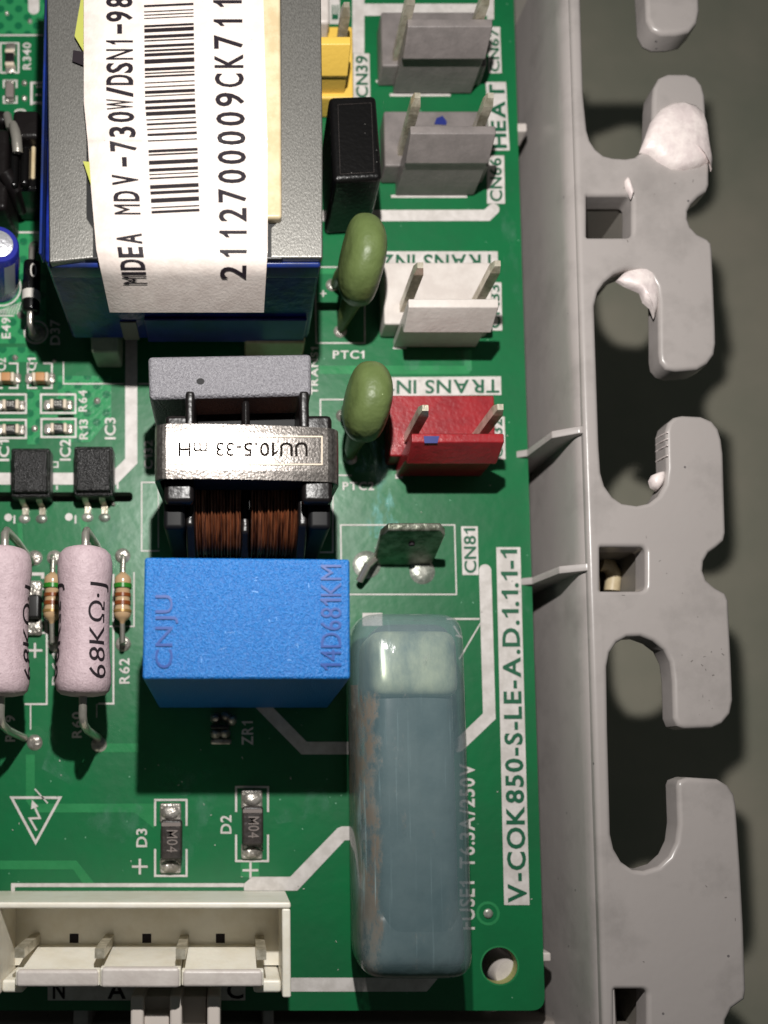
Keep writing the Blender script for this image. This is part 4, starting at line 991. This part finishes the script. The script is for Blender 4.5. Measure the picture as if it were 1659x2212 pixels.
tilted('sleeve', b0, t0, [(0, R * .97), (.06, R), (.12, R * .95), (.18, R), (.97, R), (1.0, R * .93)], 'sleeve_blue')
R2 = R * .7
tilted('can_top', b0, t0, [(.9, R2), (1.012, R2), (1.018, R2 * .93)], 'can')
for k, (a0, a1) in enumerate(((-75, -40), (-125, -95), (-20, -5))):
    vs = []; fs = []; d = ax_.normalized(); e1 = Vector((1, 0, 0)); e1 = (e1 - d * e1.dot(d)).normalized(); e2 = d.cross(e1)
    for i in range(7):
        a = math.radians(a0 + (a1 - a0) * i / 6)
        for t in (.25, .9) if k < 2 else (.6, .85): vs.append(b0 + ax_ * t + (e1 * math.cos(a) + e2 * math.sin(a)) * (R + .008))
    for i in range(6): fs.append((2 * i, 2 * i + 2, 2 * i + 3, 2 * i + 1))
    mk('sleeve_stripe', vs, fs, 'sleeve_mark' if k < 2 else 'sleeve_mark', el, smooth=True)

# black clipped components at the upper left
bk = thing('black_component', 'black part with glossy ridges behind the round blue capacitor', 'component', W(50, 420, 0))
ibox('housing', 19, 300, 84, 410, .6, .01, 'relay_side', bk, bevel=.04)
ibox('back_block', 26, 236, 84, 296, .75, .01, 'bplas', bk, bevel=.05)
for u0, u1, v0, v1 in ((22, 38, 312, 402), (42, 62, 310, 398)): ibox('clear_ridge', u0, v0, u1, v1, .7, .55, 'relay_side', bk, bevel=.07, seg=3)
ibox('amber_strip', 66, 314, 76, 385, .62, .5, 'cream', bk, bevel=.02)
tube('bent_clip', [W(30, 272, .7), W(36, 300, .8), W(38, 330, .75)], .06, 'lead', bk)
b2 = thing('black_component', 'black part cut off by the left edge above the blue capacitor', 'component', W(0, 400, 0))
ibox('housing', -40, 235, 14, 262, .5, .01, 'bplas', b2, bevel=.05); ibox('housing', -40, 275, 16, 450, .65, .01, 'bplas', b2, bevel=.06); tube('bent_clip', [W(16, 250, .5), W(22, 275, .6), W(24, 292, .4)], .05, 'lead', b2)
tube('bent_clip', [W(10, 372, .7), W(30, 405, .6), W(44, 450, .2)], .09, 'bplas', b2)

# ------------------------------------------------------------------ blade terminal
bt = thing('blade_terminal', 'tarnished metal tab terminal standing beside the CN81 plate', 'terminal', W(870, 1230, 0))
zt_ = .075 * D
pt = [((797, 1240), 0.0), ((808, 1215), .12), ((822, 1162), zt_ - .12), ((838, 1145), zt_), ((952, 1143), zt_), ((962, 1156), zt_ - .1), ((938, 1205), .12), ((930, 1238), 0.0)]
V3 = [W(u, v, z) for (u, v), z in pt]
# one upright plate (constant thickness), front and back faces
ys = [p.y for p in V3]; th = .09
bm = bmesh.new(); y_lo = W(865, 1222, 0).y; y_hi = W(895, 1146, zt_).y
P2 = []
for p in V3: P2.append(Vector((p.x, y_lo + (y_hi - y_lo) * p.z / zt_, p.z)))
A = [bm.verts.new(p) for p in P2]; B = [bm.verts.new(p + Vector((0, th, .0))) for p in P2]; n = len(P2)
bm.faces.new(A[::-1]); bm.faces.new(B)
for i in range(n): bm.faces.new((A[i], A[(i + 1) % n], B[(i + 1) % n], B[i]))
from_bm('tab_blade', bm, 'tab', bt, bevel=.015, seg=1)
c = (P2[3] + P2[4] + P2[1] + P2[6]) / 4; disc = lathe_y('tab_hole', c + Vector((.02, 0.045, .05)), .105, [(0, .035), (1, .035)], 'ink_black', bt, n=14)
tube('bent_leg', [W(812, 1205, .1), W(793, 1222, .24), W(777, 1254, .12)], .045, 'lead', bt)

# ------------------------------------------------------------------ grey plastic frame with the comb edge
fr = thing('plastic_housing', 'grey plastic housing frame with a comb of slots beside the board', 'housing', W(1350, 1100, -.3))
ZP = .08 * D; TK = .30
P = lambda u, v: (W(u, v, ZP).x, W(u, v, ZP).y)
outer_img = [(1230, -150), (1500, -150), (1512, -10), (1513, 22), (1507, 48), (1490, 66), (1462, 72), (1430, 72), (1410, 62), (1398, 40), (1396, 0), (1390, -90), (1374, -120), (1340, -120), (1256, -90),
             (1256, 0), (1262, 200), (1270, 279), (1277, 302), (1289, 320), (1305, 333), (1324, 338), (1352, 340), (1372, 337), (1390, 322), (1402, 300), (1409, 270), (1411, 210), (1413, 188), (1424, 166), (1443, 157), (1484, 157), (1505, 164), (1519, 182), (1525, 205),
             (1530, 300), (1534, 352), (1534, 398), (1528, 412), (1510, 424), (1495, 440), (1488, 455), (1488, 472), (1494, 488), (1508, 503), (1530, 514), (1539, 524), (1541, 540), (1548, 702), (1549, 740), (1545, 765), (1530, 785), (1508, 797), (1462, 800), (1440, 795), (1428, 780), (1425, 760),
             (1424, 646), (1420, 618), (1408, 596), (1386, 581), (1352, 580), (1328, 590), (1307, 609), (1293, 630), (1286, 660), (1289, 753), (1296, 962), (1300, 1020), (1308, 1048), (1325, 1072), (1345, 1086), (1377, 1091), (1403, 1086), (1424, 1070), (1438, 1045), (1442, 1010), (1440, 930), (1445, 912), (1458, 900), (1475, 896), (1516, 898), (1540, 908), (1554, 925), (1561, 948),
             (1565, 980), (1570, 1150), (1566, 1168), (1550, 1182), (1533, 1194), (1523, 1212), (1521, 1232), (1528, 1252), (1546, 1268), (1568, 1280), (1576, 1296), (1577, 1320), (1583, 1436), (1586, 1512), (1580, 1542), (1562, 1564), (1540, 1573), (1480, 1575), (1464, 1568), (1457, 1550),
             (1455, 1471), (1450, 1430), (1436, 1402), (1412, 1384), (1384, 1374), (1355, 1376), (1334, 1388), (1319, 1410), (1313, 1440), (1315, 1575), (1321, 1802), (1328, 1834), (1344, 1862), (1368, 1879), (1392, 1882), (1424, 1872), (1448, 1850), (1462, 1820), (1467, 1780), (1464, 1697), (1468, 1686), (1486, 1679), (1552, 1683), (1574, 1696), (1588, 1716), (1593, 1740),
             (1602, 1870), (1609, 1998), (1614, 2140), (1611, 2160), (1583, 2180), (1570, 2205), (1566, 2300), (1300, 2300)]
left_edge = [(1286 + 0, 2300), (1208, -150)]
o_ = [P(u, v) for u, v in outer_img if not (u == 1300 and v == 2300) and not (u == 1230 and v == -150)]
xw_t, xw_b = W(1222, 0, ZP).x, W(1296, 2212, ZP).x
yT, yB = W(1300, -150, ZP).y, W(1300, 2300, ZP).y
o_ = [(W(1227, -150, ZP).x, yT)] + o_ + [(W(1306, 2300, ZP).x, yB)]
def sq(u0, v0, u1, v1): return round_poly([P(u0, v1), P(u1, v1), P(u1, v0), P(u0, v0)], [PX(3), PX(14), PX(12), PX(3)])
wins = [(1269, 421, 1366, 511), (1298, 1181, 1396, 1276), (1328, 2138, 1399, 2240)]
holed('comb_plate', o_, [sq(*w_) for w_ in wins], ZP - TK, ZP, 'frame', fr, bevel=.05, seg=3)
# sockets behind the square windows
for (u0, v0, u1, v1) in wins:
    a = P(u0 - 1, v1 + 1); b = P(u1 + 1, v0 - 1); dd = .95; t = .06
    def wl(x0, x1, y0, y1, z0=ZP - TK - dd, z1=ZP - TK + .02): wbox('socket_wall', x0, x1, y0, y1, z0, z1, 'tray', fr)
    wl(a[0] - t, a[0] - .002, a[1] - t, b[1] + t); wl(b[0] + .002, b[0] + t, a[1] - t, b[1] + t); wl(a[0], b[0], a[1] - t, a[1] - .002); wl(a[0], b[0], b[1] + .002, b[1] + t)
    wbox('socket_floor', a[0] - t, b[0] + t, a[1] - t, b[1] + t, ZP - TK - dd - .06, ZP - TK - dd, 'tray', fr)
tube('bent_rib', [W(1322, 1276, .1), W(1326, 1240, .12), W(1316, 1222, .12), W(1298, 1218, .12)], .09, 'cream', fr)
# rounded inner rail with its wall down into the tray
n = 12; vs = []; fs = []
prof = [(.22, ZP - .12), (.17, ZP - .03), (.12, ZP - .035), (.07, ZP - .065), (.03, ZP - .11), (.008, ZP - .17), (0, ZP - .25), (-.01, ZP - .35), (-.05, -.3), (-.12, -1.6)]
for i, (u, v) in enumerate(((1205, -150), (1209, 0), (1221, 400), (1233, 700), (1243, 900), (1251, 1180), (1262, 1500), (1272, 1720), (1280, 2000), (1288, 2212), (1292, 2300))):
    p = W(u, v, ZP - .1)
    for dx, z in prof: vs.append((p.x + dx, p.y, z))
m_ = len(prof); cnt = len(vs) // m_
for i in range(cnt - 1):
    for j in range(m_ - 1): k = i * m_ + j; fs.append((k, k + 1, k + m_ + 1, k + m_))
mk('inner_rail', vs, fs, 'frame', fr, smooth=True)
# ribs bracing the rail
for (u1, v1, u0, v0) in ((1262, 927, 1146, 982), (1279, 1224, 1157, 1268), ):
    a = W(u1, v1, ZP - .02); x0 = W(u0, v0, .02).x - .25; y = a.y; t = .045
    pts = [(a.x, ZP - .03), (a.x - .05, ZP - .03), (a.x - .3, ZP - .18), (x0 + .2, .06), (x0, -.05), (x0, -1.), (a.x, -1.)]
    bm = bmesh.new(); A = [bm.verts.new((x, y - t, z)) for x, z in pts]; B = [bm.verts.new((x, y + t, z)) for x, z in pts]; n = len(pts)
    bm.faces.new(A); bm.faces.new(B[::-1])
    for i in range(n): bm.faces.new((A[i], A[(i + 1) % n], B[(i + 1) % n], B[i]))
    from_bm('bracing_rib', bm, 'frame', fr, bevel=.012, seg=1)
xb_ = W(1300, 1100, 0).x
wbox('tray_floor', W(-300, 1100, -.9).x, xb_ , W(0, 2400, -.9).y, W(0, -200, -.9).y, -1.1, -.95, 'tray', fr)
wbox('tray_step', W(-300, 1100, -.9).x, W(1240, 2200, -.4).x, W(0, 2400, -.9).y, W(0, 2206, -.35).y, -.94, -.35, 'tray', fr, bevel=.05)
lathe_y('screw_boss', W(1083, 2096, -.3) + Vector((.05, -.02, -.35)), 1.0, [(0, PX(30)), (.03, PX(33)), (1, PX(36))], 'white_pl', fr, axis='z', n=32)
for u0, v0, u1, v1 in ((1112, 265, 1139, 283), (1168, 2058, 1191, 2078)): ibox('board_clip', u0, v0, u1, v1, -.02, -.3, 'white_pl', fr, bevel=.02)
for u0, u1, v0, v1, z1 in ((158, 190, 2176, 2260, -.1), (568, 592, 2180, 2260, -.15)):
    a = W(u0, v0, z1); b = W(u1, v1, z1); wbox('snap_post', a.x, b.x, b.y, a.y, -.9, z1, 'frame', fr, bevel=.03)
pg = thing('wire_clip', 'grey plastic clip with three prongs in front of the wide ivory connector', 'clip', W(380, 2200, 0))
zq = .085 * D
for u0, u1 in ((281, 310), (366, 393), (447, 476)): ibox('prong', u0, 2150, u1, 2290, zq, .1, 'white_pl2', pg, bevel=.03)
ibox('prong_web', 311, 2152, 446, 2290, zq - .28, .1, 'white_pl2', pg, bevel=.02)
ibox('prong_bridge', 311, 2190, 365, 2290, zq - .1, .3, 'white_pl2', pg, bevel=.02)

# glue blobs
g1 = thing('glue_blob', 'large white glue blob covering the upright tooth of the comb plate', 'glue', W(1465, 300, ZP), 'white glue on the comb plate')
def blob(name, pts, z0, h, parent, zedge=None):
    """pillow over an outline, given in layout px at plate height"""
    Q = [W(u, v, z0) for u, v in pts]; c = sum(Q, Vector()) / len(Q); vs = []; fs = []; n = len(Q); rings = ((1, -.02), (.97, .35), (.85, .68), (.6, .9), (.3, 1.))
    for f, hh in rings:
        for q_ in Q: p = c + (q_ - c) * f; vs.append((p.x, p.y, z0 + h * hh + .012 * math.sin(p.x * 17) * math.cos(p.y * 13) * (f < .95)))
    vs.append((c.x, c.y, z0 + h))
    for i in range(len(rings) - 1):
        for j in range(n): fs.append((i * n + j, i * n + (j + 1) % n, (i + 1) * n + (j + 1) % n, (i + 1) * n + j))
    o = (len(rings) - 1) * n
    for j in range(n): fs.append((o + j, o + (j + 1) % n, len(vs) - 1))
    bm = bmesh.new(); me = bpy.data.meshes.new(name); me.from_pydata([tuple(v) for v in vs], [], fs); bm.from_mesh(me); bmesh.ops.recalc_face_normals(bm, faces=bm.faces[:]); bm.to_mesh(me); bm.free()
    return fin(name, me, 'glue', parent, True, angle=80)
blob('glue_mass', [(1380, 331), (1392, 300), (1404, 266), (1424, 240), (1448, 226), (1474, 224), (1500, 232), (1518, 250), (1526, 275), (1530, 310), (1537, 350), (1535, 372), (1531, 352), (1508, 362), (1476, 369), (1448, 366), (1420, 350), (1400, 334)], ZP, .13, g1)
g2 = thing('glue_blob', 'ragged white glue smear in the top of the middle slot', 'glue', W(1385, 610, ZP), 'white glue on the comb plate')
blob('glue_mass', [(1329, 609), (1345, 592), (1370, 581), (1392, 580), (1408, 590), (1417, 606), (1420, 640), (1417, 672), (1411, 690), (1403, 668), (1388, 655), (1380, 634), (1362, 626), (1348, 620)], ZP - .08, .1, g2)
g3 = thing('glue_blob', 'small white glue drop low on the inner side of the middle slot', 'glue', W(1414, 1040, ZP), 'white glue on the comb plate')
blob('glue_mass', [(1430, 1020), (1420, 1022), (1406, 1028), (1400, 1040), (1404, 1054), (1416, 1062), (1426, 1052), (1432, 1034)], ZP - .12, .1, g3)
g4 = thing('plastic_burr', 'curled shaving of plastic at the corner of the upper square window', 'burr', W(1355, 400, ZP))
blob('burr_flake', [(1349, 392), (1354, 384), (1360, 392), (1364, 408), (1368, 420), (1362, 432), (1356, 418), (1350, 404)], ZP, .06, g4)

# thin glue strings across the inner side of the lower tooth
for v_ in (934, 948, 962, 984):
    tube('glue_string', [W(1417, v_ + 14, ZP - .26), W(1430, v_ + 6, ZP - .1), W(1442, v_, ZP + .005)], .009, 'glue', g3, n=5)
# handling marks on the moulded parts
rq = random.Random(21)
for k in range(34):
    u, v = rq.choice(((rq.uniform(1300, 1560), rq.uniform(1120, 1360)), (rq.uniform(1330, 1590), rq.uniform(1900, 2120)), (rq.uniform(1300, 1500), rq.uniform(360, 560)), (rq.uniform(1470, 1560), rq.uniform(1400, 1560)), (rq.uniform(1330, 1520), rq.uniform(380, 420))))
    if any(a - 6 < u < c + 6 and b - 6 < v < d + 6 for a, b, c, d in wins) or (u > 1480 and (400 < v < 530 or 1170 < v < 1300)): continue
    a = rq.uniform(0, 3.14); l = rq.uniform(1.5, 7)
    stroke('scuff_mark', [(u, v), (u + l * math.cos(a), v + l * math.sin(a))], rq.uniform(.9, 2.2), ZP + .003, 'scuff', fr)
for k in range(16):
    u, v = rq.uniform(400, 680), rq.uniform(1230, 1440); a = rq.uniform(-.3, .3) + rq.choice((0, 1.5)); l = rq.uniform(3, 16)
    stroke('scuff_mark', [(u, v), (u + l * math.cos(a), v + l * math.sin(a))], rq.uniform(.6, 1.2), zb + .003, 'scuff_light', bc)
